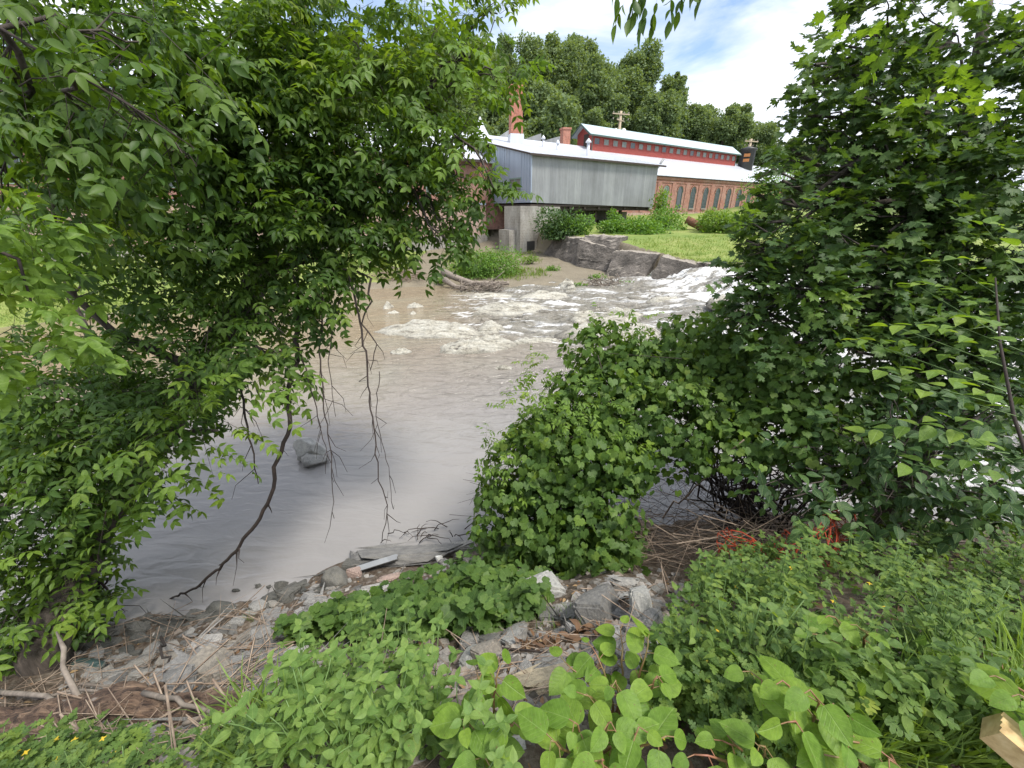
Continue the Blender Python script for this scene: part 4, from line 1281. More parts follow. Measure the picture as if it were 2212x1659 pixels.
c = PZ(672, 985, .08)
th = boulder('river_boulder', 'grey boulder with a pale flat top standing alone in the calm near water', c + np.array([0, .05, .11]), (.38, .28, .29), 'stone_pale', 5, facet=.6)
boulder('lower_boulder', 'x', c + np.array([.12, -.17, .01]), (.28, .21, .18), 'stone', 9)
o = bpy.data.objects['lower_boulder']; o.name = 'boulder'; o['label'] = 'dark wet boulder leaning against the lone pale-topped boulder in the river'
c = G(475, 1326); boulder('boulder', 'rounded dark brown boulder at the water line of the rubble shore', c + np.array([0, 0.0, .05]), (.19, .16, .14), 'stone_wet', 21, facet=.3)
c = G(725, 1262); boulder('boulder', 'rounded mossy grey boulder beside the pink brick at the water line', c + np.array([0, 0, .08]), (.20, .17, .15), 'stone_wet', 23, facet=.3)
# ------------------------------------------------------------------ near trees
def crown(th, blobs, T, size, dens, matn, L=(.3, .55), nn=3, droop=.35, alt=False, out=.8, name='foliage', origin=None, limb=None, shell=.35, side=.9, flat=.45, sub=3):
    """fills ellipsoids with leafy twigs; limbs grow from origin to every blob"""
    f = Fol(); tw = Fol(); mb = MB()
    for (u, v, t, ru, rvv, *k) in blobs:
        kd = k[0] if k else 1
        c, r, _ = blob(u, v, t, ru, rvv)
        if len(k) > 1: r[1] = k[1]
        n = int(4.19 * r[0] * r[1] * r[2] * dens * kd) + 4
        A, d = ellip(c, r * .86, n, shell)
        D = d * out * rng.uniform(.5, 1.2, (n, 1)) + rv(n, .45); D[:, 2] -= .15
        spray(f, tw, A, D, rng.uniform(L[0], L[1], n), nn, T, size, droop, side, flat, alt=alt)
        if origin is not None:
            o = min((np.asarray(q) for q in origin), key=lambda q: np.linalg.norm(q - c) + (.5 if q[2] > c[2] else 0))
            ln = np.linalg.norm(c - o); rd = np.clip(.004 + .014 * ln, .004, .05)
            pts = bez(o, c, .08 * ln, .12, 7); mb.tube(pts, list(np.linspace(rd, rd * .35, 7)), 5, cap=False)
            for _ in range(sub):
                q = pts[rng.integers(2, 6)]; e = c + nrmz(rv(1))[0] * r * .8
                mb.tube(bez(q, e, .04, .15, 5), list(np.linspace(rd * .45, .004, 5)), 4, cap=False)
    f.build(name, M[matn], th)
    if limb and mb.v: mb.build(limb, M['bark'], th)['kind'] = 'stuff'
    tw.build('twigs', M['twig'], th)['kind'] = 'stuff'
    return f


base = G(95, 1440); TK = [base - np.array([0, 0, .3]), base + np.array([.05, .02, .2]), P(205, 1150, 5.0), P(330, 960, 5.1), P(432, 800, 5.3), P(500, 700, 5.4), P(562, 600, 5.5), P(610, 450, 5.7), P(600, 250, 5.9), P(640, 60, 6.0), P(700, -150, 6.0)]
tree = thing('box_elder_tree', 'big leaning box elder tree with a dark trunk filling the left side over the river', 'tree', base)
mb = MB(); mb.tube(TK, [.24, .22, .19, .18, .17, .165, .15, .11, .09, .07, .05], 12)
tb = mb.build('trunk', M['bark'], tree)
mb = MB(); mb.tube([TK[6], P(700, 520, 5.4), P(830, 380, 5.2), P(905, 230, 5.0), P(960, 150, 4.9), P(1040, 110, 4.8)], [.09, .06, .045, .03, .022, .012], 7)
mb.tube([TK[7], P(520, 330, 5.2), P(400, 240, 4.6), P(300, 130, 3.9)], [.07, .05, .035, .02], 7)
mb.tube([P(432, 800, 5.3), P(250, 720, 5.0), P(160, 640, 4.7), P(120, 520, 4.3), P(110, 380, 3.8)], [.07, .045, .035, .025, .014], 7)
mb.tube([TK[3], P(420, 930, 4.8), P(470, 930, 4.2)], [.05, .03, .012], 6)
mb.build('limb', M['bark'], tree)
OR = [np.array(TK[i]) for i in (2, 3, 4, 5, 6, 7, 8, 9)] + [P(830, 380, 5.2), P(905, 230, 5.0), P(400, 240, 4.6), P(300, 130, 3.9), P(160, 640, 4.7), P(120, 520, 4.3)]
LB_ = [(150, 1120, 4.5, 60, 50, .8), (60, 1190, 4.4, 70, 60, .8), (60, 1310, 4.6, 60, 60, .8), (130, 1330, 4.7, 45, 45, .6), (500, 60, 4.4, 240, 130), (740, 70, 4.9, 210, 130), (940, 60, 4.8, 115, 100, .8), (1018, 108, 4.8, 70, 62, .6), (1085, 158, 4.7, 32, 26, .6), (980, 225, 4.8, 70, 55, .9), (1075, 30, 4.7, 25, 25, .5),
       (300, 180, 4.0, 240, 160), (560, 230, 4.6, 200, 140), (780, 240, 4.8, 180, 120), (930, 250, 4.8, 100, 80),
       (380, 360, 4.5, 200, 110, .5), (620, 370, 4.8, 170, 100), (820, 360, 4.9, 140, 90), (945, 350, 4.8, 75, 55), (1005, 385, 4.7, 45, 45), (1066, 405, 4.6, 22, 26, .8),
       (200, 480, 4.2, 170, 100, .6), (420, 500, 4.8, 170, 75, .5), (620, 500, 4.8, 160, 90), (780, 480, 4.9, 120, 80), (900, 440, 4.8, 90, 60), (970, 470, 4.7, 42, 34), (962, 515, 4.6, 22, 36, .9), 
       (740, 575, 4.8, 70, 45), (640, 600, 4.7, 90, 60), (700, 650, 4.7, 45, 32, .7), (520, 610, 4.8, 90, 70), (400, 620, 4.9, 110, 55, .25), (590, 690, 4.7, 75, 60, .9), (560, 790, 4.6, 70, 50, .9), (620, 760, 4.6, 40, 40, .6),
       (440, 720, 4.8, 80, 60, .7), (330, 720, 5.0, 90, 60, .25), (300, 620, 5.0, 60, 60, .25), (60, 820, 4.5, 110, 90, .55), (200, 830, 4.6, 110, 70, .9), (340, 850, 4.7, 110, 70, 1), (420, 800, 4.9, 90, 60, .8), (150, 880, 5.2, 180, 80, .6), (480, 640, 5.2, 120, 80, .6), (250, 700, 5.2, 130, 60, .25),
       (60, 960, 4.4, 120, 90, .8), (210, 960, 4.3, 110, 80), (340, 940, 4.2, 85, 60), (90, 1080, 4.4, 120, 90, .9), (225, 1040, 4.3, 90, 60), (50, 1230, 4.6, 90, 100, .9), (110, 1230, 4.6, 60, 60, .7), (100, 1350, 4.7, 80, 55, .6), (20, 1380, 4.6, 60, 60)]
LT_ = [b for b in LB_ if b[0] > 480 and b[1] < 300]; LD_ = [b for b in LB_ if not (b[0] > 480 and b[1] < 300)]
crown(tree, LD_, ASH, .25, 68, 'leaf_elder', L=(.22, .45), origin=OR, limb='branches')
crown(tree, LT_, ASH, .25, 44, 'leaf_lit', L=(.22, .45), origin=OR, limb='branches', name='backlit_foliage')  # upper right of the crown, backlight painted into its leaf colour
crown(tree, [(455, 900, 3.8, 75, 50), (390, 940, 3.8, 65, 48, .8), (310, 1030, 3.9, 62, 50, .8), (235, 1090, 4.0, 55, 32, .8), (110, 1180, 4.1, 80, 50, .6), (560, 830, 4.3, 50, 35, .7), (80, 1300, 4.2, 90, 50, .5), (880, 120, 4.3, 160, 70, .3), (985, 300, 4.4, 50, 45, .4)],
      ASH, .26, 42, 'leaf_bright', name='young_foliage')


def dead(parent, pts, r0, seed, nsub=6, label=None, name='dead_branch'):
    r2 = np.random.default_rng(seed); mb = MB(); P_ = [np.asarray(p, float) for p in pts]; fine = []
    for a, b in zip(P_[:-1], P_[1:]):
        k = max(2, int(np.linalg.norm(b - a) / .09))
        for i in range(k): fine.append(a + (b - a) * i / k + r2.normal(0, .009, 3))
    fine.append(P_[-1]); n = len(fine)
    mb.tube(fine, list(np.linspace(r0, max(r0 * .3, .003), n)), 6)
    for _ in range(nsub):
        q = fine[r2.integers(n // 4, n - 1)]; L = r2.uniform(.12, .45); d = r2.normal(0, .5, 3); d[2] = -abs(d[2]) - .5; d /= np.linalg.norm(d)
        e = q + d * L; m_ = (q + e) / 2 + r2.normal(0, .04, 3)
        mb.tube([q, m_, e], [max(r0 * .35, .004), .0035, .002], 4, cap=False)
    o = mb.build(name, M['twig'], parent)
    if label: o['label'] = label
    return o


gl = G(338, 1312)
dead(tree, [P(640, 600, 4.9), P(645, 700, 4.8), P(640, 780, 4.75), P(620, 850, 4.7), P(628, 920, 4.7), P(592, 1010, 4.7), P(592, 1055, 4.7), P(560, 1120, 4.75), P(500, 1200, 4.9), P(430, 1265, 5.1), gl + np.array([0, 0, .03])],   .034, 1, 16, 'thick bare dead branch sweeping down to the stony shore')
dead(tree, [P(755, 590, 4.7), P(775, 680, 4.7), P(790, 760, 4.7), P(798, 850, 4.7), P(812, 960, 4.7), P(820, 1040, 4.7), P(838, 1090, 4.7), P(825, 1170, 4.7)], .016, 2, 16, 'longest thin bare twig hanging towards the flat slab')
dead(tree, [P(800, 600, 4.7), P(798, 650, 4.7), P(780, 700, 4.7), P(815, 745, 4.7), P(800, 800, 4.7)], .015, 3, 3)
dead(tree, [P(700, 640, 4.7), P(690, 760, 4.7), P(700, 880, 4.7), P(715, 990, 4.7), P(722, 1120, 4.7)], .012, 4, 12)
dead(tree, [P(640, 740, 4.7), P(670, 830, 4.7), P(695, 930, 4.7), P(715, 1000, 4.7)], .010, 5, 5)
dead(tree, [P(735, 640, 4.7), P(715, 720, 4.7), P(712, 800, 4.7), P(725, 900, 4.7)], .009, 6, 4)
dead(tree, [P(520, 830, 4.6), P(530, 900, 4.6), P(545, 960, 4.6), P(558, 1045, 4.6)], .016, 7, 6)
dead(tree, [P(560, 600, 5.4), P(680, 560, 4.9), P(760, 585, 4.7), P(800, 600, 4.7)], .03, 8, 3)
dead(tree, [P(820, 800, 4.7), P(812, 900, 4.7), P(840, 1010, 4.7), P(850, 1100, 4.7)], .006, 9, 4)
for k, (u0, v0, u1, v1) in enumerate([(210, 1250, 240, 1345), (230, 1250, 215, 1335), (220, 1255, 275, 1340), (190, 1230, 200, 1345), (200, 1290, 150, 1400)]):
    e = G(u1, v1); dead(tree, [P(u0, v0, 5.0), (P(u0, v0, 5.0) + e) / 2 + np.array([.03, -.05, .05]), e], .014, 20 + k, 5)

b2 = G(30, 1200) if False else np.array([-7.2, 3.2, .5])
t2 = thing('young_box_elder', 'slim dark young box elder at the far left before the distant lawn', 'tree', b2)
mb = MB(); mb.tube([b2, P(250, 800, 7.0), P(195, 730, 7.0), P(150, 640, 7.0), P(138, 560, 7.0), P(125, 450, 7.0), P(118, 300, 7.0)], [.08, .07, .06, .05, .045, .035, .02], 8); mb.build('trunk', M['bark'], t2)
crown(t2, [(60, 640, 6.6, 70, 60, .5), (150, 480, 6.6, 150, 70, .5), (290, 500, 6.6, 80, 80, .6), (60, 760, 6.2, 70, 60, .5), (150, 780, 6.2, 120, 40, .4), (300, 800, 6.2, 90, 70, .35)], ASH_S, .27, 26, 'leaf_elder', origin=[P(150, 640, 7.0), P(125, 450, 7.0), P(195, 730, 7)], limb='branches')

o1 = thing('overhanging_branch', 'close overhanging ash branch with large leaves reaching in from the upper left corner', 'branch', P(-200, -50, 2.2))
mb = MB(); mb.tube([P(-250, -80, 2.2), P(0, 60, 2.1), P(150, 150, 2.1), P(300, 240, 2.2), P(420, 320, 2.3)], [.012, .009, .007, .005, .003], 6); mb.build('stem', M['twig'], o1)
crown(o1, [(60, 60, 2.3, 150, 110), (180, 200, 2.3, 130, 90), (70, 260, 2.4, 110, 100), (310, 260, 2.4, 90, 55, .8), (300, 90, 2.6, 130, 100, .9), (210, 350, 2.6, 60, 70, .8), (400, 330, 2.6, 50, 35, .8), (60, 420, 2.8, 90, 90)], ASH, .24, 85, 'leaf_elder', droop=.5, origin=[P(150, 150, 2.1), P(0, 60, 2.1)], limb='side_twigs')
o1 = thing('overhanging_branch', 'sunlit yellow-green leafy branch tip at the left edge of the photo', 'branch', P(-200, 500, 1.9))
mb = MB(); mb.tube([P(-200, 480, 1.9), P(-60, 520, 1.9), P(40, 560, 1.9), P(70, 660, 1.9)], [.015, .01, .008, .004], 6); mb.build('stem', M['twig'], o1)
crown(o1, [(20, 440, 1.9, 55, 45), (10, 540, 1.9, 60, 50), (25, 640, 1.9, 55, 45, .9), (10, 700, 1.95, 40, 30, .6)], ASH, .21, 150, 'leaf_bright', droop=.3, L=(.15, .3))  # sunlight on this tip comes from the lighter leaf colour
o1 = thing('overhanging_branch', 'dark leaf cluster hanging from the top edge of the photo against the sky', 'branch', P(1440, -180, 2.9))
mb = MB(); mb.tube([P(1300, -200, 2.9), P(1400, -90, 2.9), P(1450, -30, 2.9), P(1500, -15, 2.9)], [.015, .01, .006, .003], 6); mb.build('stem', M['twig'], o1)
f = Fol(); tw = Fol()
A = np.array([P(u, v, 2.9) for u, v in [(1400, -25), (1375, -10), (1350, 0), (1420, -5), (1450, -12), (1480, -35), (1510, -40), (1390, -60), (1440, -70), (1395, 5), (1335, -60), (1540, -50)]])
D = rv(len(A), .3) + np.array([-.25, 0, -.9]); spray(f, tw, A, D, .12, 2, ELDER, .125, .5, .6)
f.build('foliage', M['leaf_elder'], o1); tw.build('twigs', M['twig'], o1)['kind'] = 'stuff'

# right: maple
base = np.array([5.6, 4.6, .9])
mp_ = thing('maple_tree', 'dense maple tree with dark lobed leaves filling the upper right', 'tree', base)
mb = MB(); TR = [base - np.array([0, 0, .4]), base + np.array([.1, 0, .8]), P(2010, 760, 5.9), P(2060, 500, 5.7), P(2100, 200, 5.6), P(2150, -100, 5.6)]
mb.tube(TR, [.2, .17, .14, .11, .08, .05], 10); mb.build('trunk', M['bark'], mp_)
mb = MB()
for (u, v, t) in [(1700, 620, 4.6), (1800, 380, 4.8), (1750, 180, 5.0), (1900, 80, 5.0), (1850, 700, 4.4)]:
    q = TR[int(rng.integers(2, 5))]; mb.tube(bez(q, P(u, v, t), .2, .15, 8), list(np.linspace(.05, .012, 8)), 6)
mb.build('limb', M['bark'], mp_)
RB = [(2000, 60, 5.2, 240, 120, .5), (1850, 80, 5.0, 70, 90, .8), (1760, 140, 4.8, 60, 45, .8), (1860, 210, 4.9, 140, 90, .9), (2050, 220, 5.0, 200, 120, .6), (1745, 250, 4.8, 60, 50, .8), (1710, 325, 4.7, 42, 32, .7),
      (1820, 330, 4.8, 120, 80), (1990, 370, 4.7, 170, 110), (2150, 380, 4.4, 120, 120, .8), (1690, 390, 4.7, 55, 35, .8), (1760, 430, 4.6, 110, 60), (1920, 500, 4.5, 140, 100), (2090, 540, 4.4, 140, 110),
      (1665, 480, 4.6, 45, 35, .9), (1740, 530, 4.5, 120, 70), (1640, 560, 4.6, 45, 45), (1640, 640, 4.6, 45, 50), (1720, 640, 4.5, 110, 75), (1860, 640, 4.4, 130, 90), (2010, 680, 4.4, 140, 90), (2150, 680, 4.2, 110, 110),
      (1950, 850, 5.0, 120, 55, .7), (2110, 860, 4.9, 120, 60, .7), (2190, 540, 4.6, 60, 120), (2180, 250, 4.6, 70, 150, .8), (1980, 600, 5.2, 220, 160, .6), (2050, 760, 5.2, 200, 80, .6), (1900, 420, 5.3, 200, 150, .5), (1720, 740, 4.5, 95, 60), (1850, 760, 4.4, 120, 60, .8), (2010, 780, 4.5, 110, 50, .45), (2150, 800, 4.3, 90, 60, .7)]
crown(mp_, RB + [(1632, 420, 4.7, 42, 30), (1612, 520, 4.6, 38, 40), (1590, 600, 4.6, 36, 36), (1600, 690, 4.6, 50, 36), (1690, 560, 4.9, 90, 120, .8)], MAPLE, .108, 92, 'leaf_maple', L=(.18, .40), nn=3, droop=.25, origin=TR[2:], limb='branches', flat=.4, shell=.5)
crown(mp_, [(2120, 100, 3.2, 110, 130, .35), (1880, 60, 3.5, 80, 70, .2), (1980, 240, 3.6, 50, 40, .4), (1760, 600, 4.2, 60, 60, .4), (1700, 450, 4.3, 60, 60, .3)], MAPLE, .125, 62, 'leaf_bright', L=(.2, .35), nn=2, droop=.4, name='sunlit_foliage')  # maple leaves in a lighter green, sunlight put into the colour


def thicket(name, label, cat, base, blobs, T, size, dens, matn, group=None, extra=None, bright=0, stems=22, tm='twig', outn=.9):
    """climber-covered thicket: shingled leaves facing outwards on every lump, bare stems inside"""
    th = thing(name, label, cat, base, group); f = Fol(); f2 = Fol(); mb = MB()
    for (u, v, t, ru, rvv, *k) in blobs:
        kd = k[0] if k else 1
        c, r, _ = blob(u, v, t, ru, rvv); n = int((r[0] * r[2] + r[1] * r[2] + r[0] * r[1]) * 4.2 * dens * kd * 1.25) + 6
        A, d = ellip(c, r, n, .7)
        w = fbm(A[:, 0] * 2.4, A[:, 1] * 2.4, A[:, 2] * 2.4, 91); A += d * ((w - .5) * 1.1 * float(np.mean(r)))[:, None] + rv(n, .05)
        kp = fbm(A[:, 0] * 4.5, A[:, 1] * 4.5, A[:, 2] * 4.5, 93) > .36; A = A[kp]; d = d[kp]; n = len(A)
        D = d * .45 + rv(n, .4); D[:, 2] -= .75
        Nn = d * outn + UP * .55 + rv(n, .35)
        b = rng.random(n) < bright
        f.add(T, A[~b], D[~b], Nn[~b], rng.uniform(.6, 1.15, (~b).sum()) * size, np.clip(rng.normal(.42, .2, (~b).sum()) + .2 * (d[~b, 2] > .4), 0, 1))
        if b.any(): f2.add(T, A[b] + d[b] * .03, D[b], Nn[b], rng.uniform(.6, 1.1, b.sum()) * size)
        for _ in range(3): mb.tube(bez(np.asarray(base) + rv(1, .25)[0] * [1, 1, .2], c + rv(1, .15)[0], .1, .3, 7), list(np.linspace(.02, .004, 7)), 4, cap=False)
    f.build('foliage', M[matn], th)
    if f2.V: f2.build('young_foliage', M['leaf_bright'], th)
    mb.build('stems', M[tm], th)
    if extra: extra(th)
    return th


VB = [(1275, 850, 5.5, 85, 60), (1185, 935, 5.2, 80, 60), (1135, 1020, 5.0, 85, 65), (1120, 1080, 5.0, 80, 60), (1230, 980, 5.0, 120, 90), (1330, 900, 5.2, 105, 80), (1200, 1110, 4.8, 100, 60), (1290, 1080, 4.7, 90, 60), (1330, 990, 4.9, 80, 70), (1150, 1150, 4.7, 60, 45), (1260, 1160, 4.5, 90, 45), (1350, 1150, 4.4, 40, 40, .6), (1200, 1195, 4.4, 70, 26, .7), (1300, 1200, 4.3, 60, 24, .6), (1060, 1130, 4.9, 34, 40, .7), (1280, 760, 5.6, 60, 45, .8), (1330, 740, 5.6, 40, 30, .6)]
vt = thicket('grape_thicket', 'rounded thicket smothered in grape vine at the water side of the bank', 'thicket', G(1240, 1190), VB, GRAPE, .108, 165, 'leaf_vine', bright=.12)
crown(vt, [(1180, 800, 5.5, 50, 35, .7), (1120, 880, 5.3, 50, 35, .6), (1300, 720, 5.6, 40, 35, .8), (1060, 960, 5.1, 30, 50, .4), (1360, 700, 5.6, 50, 35, .6), (1240, 770, 5.5, 60, 35, .6)], ASH, .16, 90, 'leaf_bright', L=(.15, .3), nn=2, name='leafy_shoots')
crown(vt, [(1250, 900, 4.8, 120, 70, .6), (1200, 860, 4.9, 80, 50, .6), (1150, 960, 4.8, 60, 60, .5), (1100, 1040, 4.8, 40, 60, .5), (1340, 960, 4.7, 60, 40, .4)], ASH, .15, 90, 'leaf_bright', L=(.12, .25), nn=2, name='leafy_shoots')
VC = [(1420, 765, 5.4, 60, 40, .8), (1500, 725, 5.4, 70, 35, .8), (1590, 725, 5.3, 70, 45, .9), (1350, 800, 5.4, 70, 50), (1440, 820, 5.4, 90, 60), (1500, 760, 5.4, 90, 50, .8), (1450, 900, 5.1, 110, 70), (1570, 860, 5.2, 110, 80), (1680, 830, 5.0, 110, 80), (1790, 860, 4.9, 100, 80), (1560, 960, 4.8, 100, 55, .8), (1680, 930, 4.7, 110, 70), (1450, 980, 4.9, 90, 45, .7), (1790, 960, 4.5, 100, 70), (1620, 780, 5.2, 90, 50), (1400, 770, 5.5, 50, 40, .7)]
vt2 = thicket('vine_thicket', 'wider dark vine-hung thicket between the rounded thicket and the maple', 'thicket', G(1640, 1130), VC, GRAPE, .108, 150, 'leaf_vine', bright=.06)
crown(vt2, [(1420, 730, 5.5, 70, 35, .7), (1520, 700, 5.5, 50, 30, .6), (1560, 760, 5.3, 80, 50, .5), (1450, 800, 5.2, 60, 40, .6), (1560, 820, 4.9, 90, 50, .4), (1480, 880, 4.8, 80, 40, .4), (1600, 700, 5.3, 60, 30, .6)], ASH_S, .15, 90, 'leaf_vine', L=(.15, .3), nn=2, name='leafy_shoots')
dg = thing('dogwood_shrub', 'dark shrub with rounded drooping leaves under the right side of the maple', 'shrub', G(1880, 1180))
crown(dg, [(1740, 1010, 4.1, 80, 60), (1850, 960, 4.0, 90, 50), (1690, 1080, 3.9, 55, 60, .9), (1800, 1080, 3.9, 80, 60), (1900, 1030, 3.8, 80, 60), (1960, 900, 3.8, 90, 50, .8), (2080, 1000, 3.6, 120, 90, .9), (1960, 1100, 3.7, 80, 60, .8), (2150, 900, 3.6, 80, 70), (2130, 1110, 3.5, 90, 50, .9), (2010, 1000, 4.7, 170, 100, 1.1), (2120, 880, 4.7, 120, 90, .9), (1900, 880, 4.8, 110, 70, .8), (2160, 1040, 4.4, 90, 90), (1880, 1120, 4.3, 110, 50), (1790, 900, 4.4, 80, 50, .7), (2080, 1140, 4.2, 120, 40, .8)],
      OVATE, .125, 75, 'leaf_dark', L=(.2, .4), nn=3, droop=.4, origin=[G(1880, 1180), P(1900, 1050, 4.3)], limb='branches')
fr = thing('ash_sapling', 'bright fronded sapling leaning in from the right edge in front of the maple', 'sapling', np.array([3.2, .8, 3.1]))
mb = MB(); SP_ = [np.array([3.2, .8, 3.1]), P(2250, 1080, 2.3), P(2190, 900, 2.4), P(2160, 740, 2.5), P(2150, 600, 2.6)]
mb.tube(SP_, [.014, .011, .009, .007, .004], 6)
mb.build('stem', M['twig'], fr)
f = Fol(); tw = Fol(); AA = []; DD = []; LL = []
for (u0, v0, u1, v1, t) in [(2180, 880, 1880, 800, 2.5), (2190, 800, 1920, 700, 2.6), (2180, 980, 1870, 930, 2.4), (2170, 730, 1970, 610, 2.6), (2200, 1050, 1960, 1000, 2.4), (2160, 640, 2030, 560, 2.6), (2200, 900, 2000, 840, 2.2), (2212, 760, 2060, 700, 2.2), (2190, 1000, 2020, 900, 2.3), (2215, 600, 2120, 480, 2.4), (2170, 700, 1960, 730, 2.7), (2185, 850, 1850, 730, 2.7)]:
    a, b = P(u0, v0, t), P(u1, v1, t + .1); tw.add(ROD, a[None], (b - a)[None], UP[None], [np.linalg.norm(b - a)])
    L_ = np.linalg.norm(b - a); n = int(L_ / .07)
    k = np.linspace(.15, 1, n); p = a + (b - a) * k[:, None]; p[:, 2] += .12 * np.sin(k * 3.1) - .02
    sg = np.where(np.arange(n) % 2 == 0, 1, -1)[:, None]; s_ = nrmz(np.cross((b - a), UP))
    d = nrmz(b - a) * .75 + s_ * sg * .8 + rv(n, .12) + np.array([0, 0, -.2]); f.add(OVATE, p, d, UP + rv(n, .22), rng.uniform(.09, .135, n), rng.random(n))
f.build('foliage', M['leaf_bright'], fr); tw.build('side_stems', M['stem_green'], fr)

# ------------------------------------------------------------------ brush, sticks, orange netting under the thickets
SROD = (ROD[0] * np.array([1.0, 1, 1.0]), ROD[1])


def sticks(fol, n, poly, zl, Ls, th_=.012, spread=.25, dirb=(1, .1, 0)):
    pts = np.array([G(*q) for q in samp(poly, n)])
    d = rv(n, 1) * np.array([1, .8, spread]) + np.asarray(dirb) * rng.choice([-1, 1], (n, 1))
    L = rng.uniform(*Ls, n); pts[:, 2] += rng.uniform(zl[0], zl[1], n)
    v = ROD[0].copy(); v[:, 0] *= th_ / .006; v[:, 2] *= th_ / .006
    fol.add((v, ROD[1]), pts - nrmz(d) * (L * .5)[:, None], d, UP + rv(n, .3), L)


def samp(poly, n):
    poly = np.array(poly, float); lo_, hi_ = poly.min(0), poly.max(0); out = []
    while len(out) < n:
        q = rng.uniform(lo_, hi_); x, y = q; c = False; j = len(poly) - 1
        for i in range(len(poly)):
            if (poly[i, 1] > y) != (poly[j, 1] > y) and x < (poly[j, 0] - poly[i, 0]) * (y - poly[i, 1]) / (poly[j, 1] - poly[i, 1]) + poly[i, 0]: c = not c
            j = i
        if c: out.append((x, y))
    return out


f = Fol(); sticks(f, 330, [(1180, 1160), (1400, 1120), (1900, 1120), (1900, 1180), (1600, 1215), (1480, 1240), (1180, 1215)], (.02, .5), (.5, 1.3), .006)
o = f.build('brush_pile', M['stick']); tag(o, 'tangle of dry brown sticks heaped along the bank under the thickets', 'brush', kind='stuff')
f = Fol(); sticks(f, 420, [(1040, 1130), (1380, 1050), (1700, 1040), (1750, 1130), (1400, 1190), (1050, 1190)], (.1, 1.3), (.5, 1.4), .004, .8)
o = f.build('dead_twigs', M['twig']); tag(o, 'dark bare twigs crisscrossing below the vine thickets', 'twigs', kind='stuff')
for (a, b, r, lb) in [((1430, 1130), (1600, 975), .016, 'pale bare branch slanting up across the dark gap in the thicket'), ((1310, 1185), (1540, 1150), .03, 'thick barkless stick lying in the brush pile'), ((1480, 1180), (1850, 1160), .022, 'long grey stick arching over the orange netting')]:
    A, B = G(*a), P(b[0], b[1], 4.4) if b[1] < 1100 else G(*b); A[2] += .12; B[2] += .15
    mb = MB(); mb.tube(bez(A, B, .12, .07, 9), list(np.linspace(r, r * .4, 9)), 6)
    for _ in range(4):
        q = A + (B - A) * rng.uniform(.3, .9); mb.tube([q, q + rv(1, .18)[0] + np.array([0, 0, .1])], [r * .35, .003], 4)
    tag(mb.build('fallen_branch', M['stick']), lb, 'branch')


def netting(u, v, wid, hei, seed, label):
    c = G(u, v); nx, ny = int(wid / .045), int(hei / .045)
    X, Y = np.meshgrid(np.linspace(-wid / 2, wid / 2, nx), np.linspace(0, hei, ny))
    k = fbm(X * 3 + seed, Y * 3, 0, seed) - .5; k2 = fbm(X * 5 + seed, Y * 5, 0, seed + 3) - .5
    px = c[0] + X * .9 + k2 * .25; py = c[1] + .1 + k * .7 + Y * .25; pz = H(px, py) * 0 + c[2] + .03 + Y * .75 * (1 + k) + k2 * .2
    pz = np.maximum(pz, H(px, py) + .015)
    G_ = np.stack([px, py, pz], -1); a = [G_[:, :-1].reshape(-1, 3), G_[:-1].reshape(-1, 3)]; b = [G_[:, 1:].reshape(-1, 3), G_[1:].reshape(-1, 3)]
    A = np.concatenate(a); D = np.concatenate(b) - A; L = np.linalg.norm(D, axis=1)
    f = Fol(); v_ = ROD[0].copy(); v_[:3, [0, 2]] *= 11; v_[3:, [0, 2]] *= 26; f.add((v_, ROD[1]), A, D, UP + rv(len(A), .01), L)
    tag(f.build('safety_netting', M['orange']), label, 'netting')


netting(1640, 1235, .6, .35, 3, 'crumpled orange plastic safety netting left of the leafy weed under the thicket')
netting(1780, 1225, .85, .5, 8, 'larger heap of orange safety netting right of the leafy weed under the thicket')

# ------------------------------------------------------------------ stones of the shore
def hull_proto(seed, flat):
    r2 = np.random.default_rng(seed); bm = bmesh.new()
    pts = r2.uniform(-1, 1, (16, 3)); pts = np.sign(pts) * np.abs(pts) ** .6
    pts[:, :2] /= np.maximum(1, np.linalg.norm(pts[:, :2], axis=1, keepdims=True) ** .8)
    for p in pts: bm.verts.new((p[0], p[1] * r2.uniform(.6, .8), p[2] * flat))
    bmesh.ops.convex_hull(bm, input=bm.verts)
    bmesh.ops.delete(bm, geom=[v for v in bm.verts if not v.link_faces], context='VERTS')
    bmesh.ops.bevel(bm, geom=bm.edges[:], offset=.07, segments=2, affect='EDGES')
    me = bpy.data.meshes.new('stone'); bm.to_mesh(me); bm.free(); return me


PR = [hull_proto(200 + i, [.22, .3, .16, .45, .25, .6, .2, .35][i % 8]) for i in range(12)]
for me in PR: me.materials.append(M['stone'])


def gnormal(p):
    e = .12; n = np.array([-(H(p[0] + e, p[1]) - H(p[0] - e, p[1])), -(H(p[0], p[1] + e) - H(p[0], p[1] - e)), 2 * e], float); return n / np.linalg.norm(n)


def put_stone(name, p, sc, me, label, group=None, tilt=.25, rz=None, m=None, lift=.35, cat='stone'):
    o = bpy.data.objects.new(name, me); C.objects.link(o)
    n = Vector(gnormal(p)) + Vector((random.gauss(0, tilt), random.gauss(0, tilt), 0)) * .6
    q = Vector((0, 0, 1)).rotation_difference(n.normalized()); o.rotation_mode = 'QUATERNION'
    from mathutils import Quaternion
    o.rotation_quaternion = q @ Quaternion((0, 0, 1), rz if rz is not None else random.random() * 6.28)
    o.scale = sc; o.location = (p[0], p[1], p[2] + sc[2] * lift * .3)
    if m:
        o.data = me.copy(); o.data.materials.clear(); o.data.materials.append(M[m])
    tag(o, label, cat, group); return o


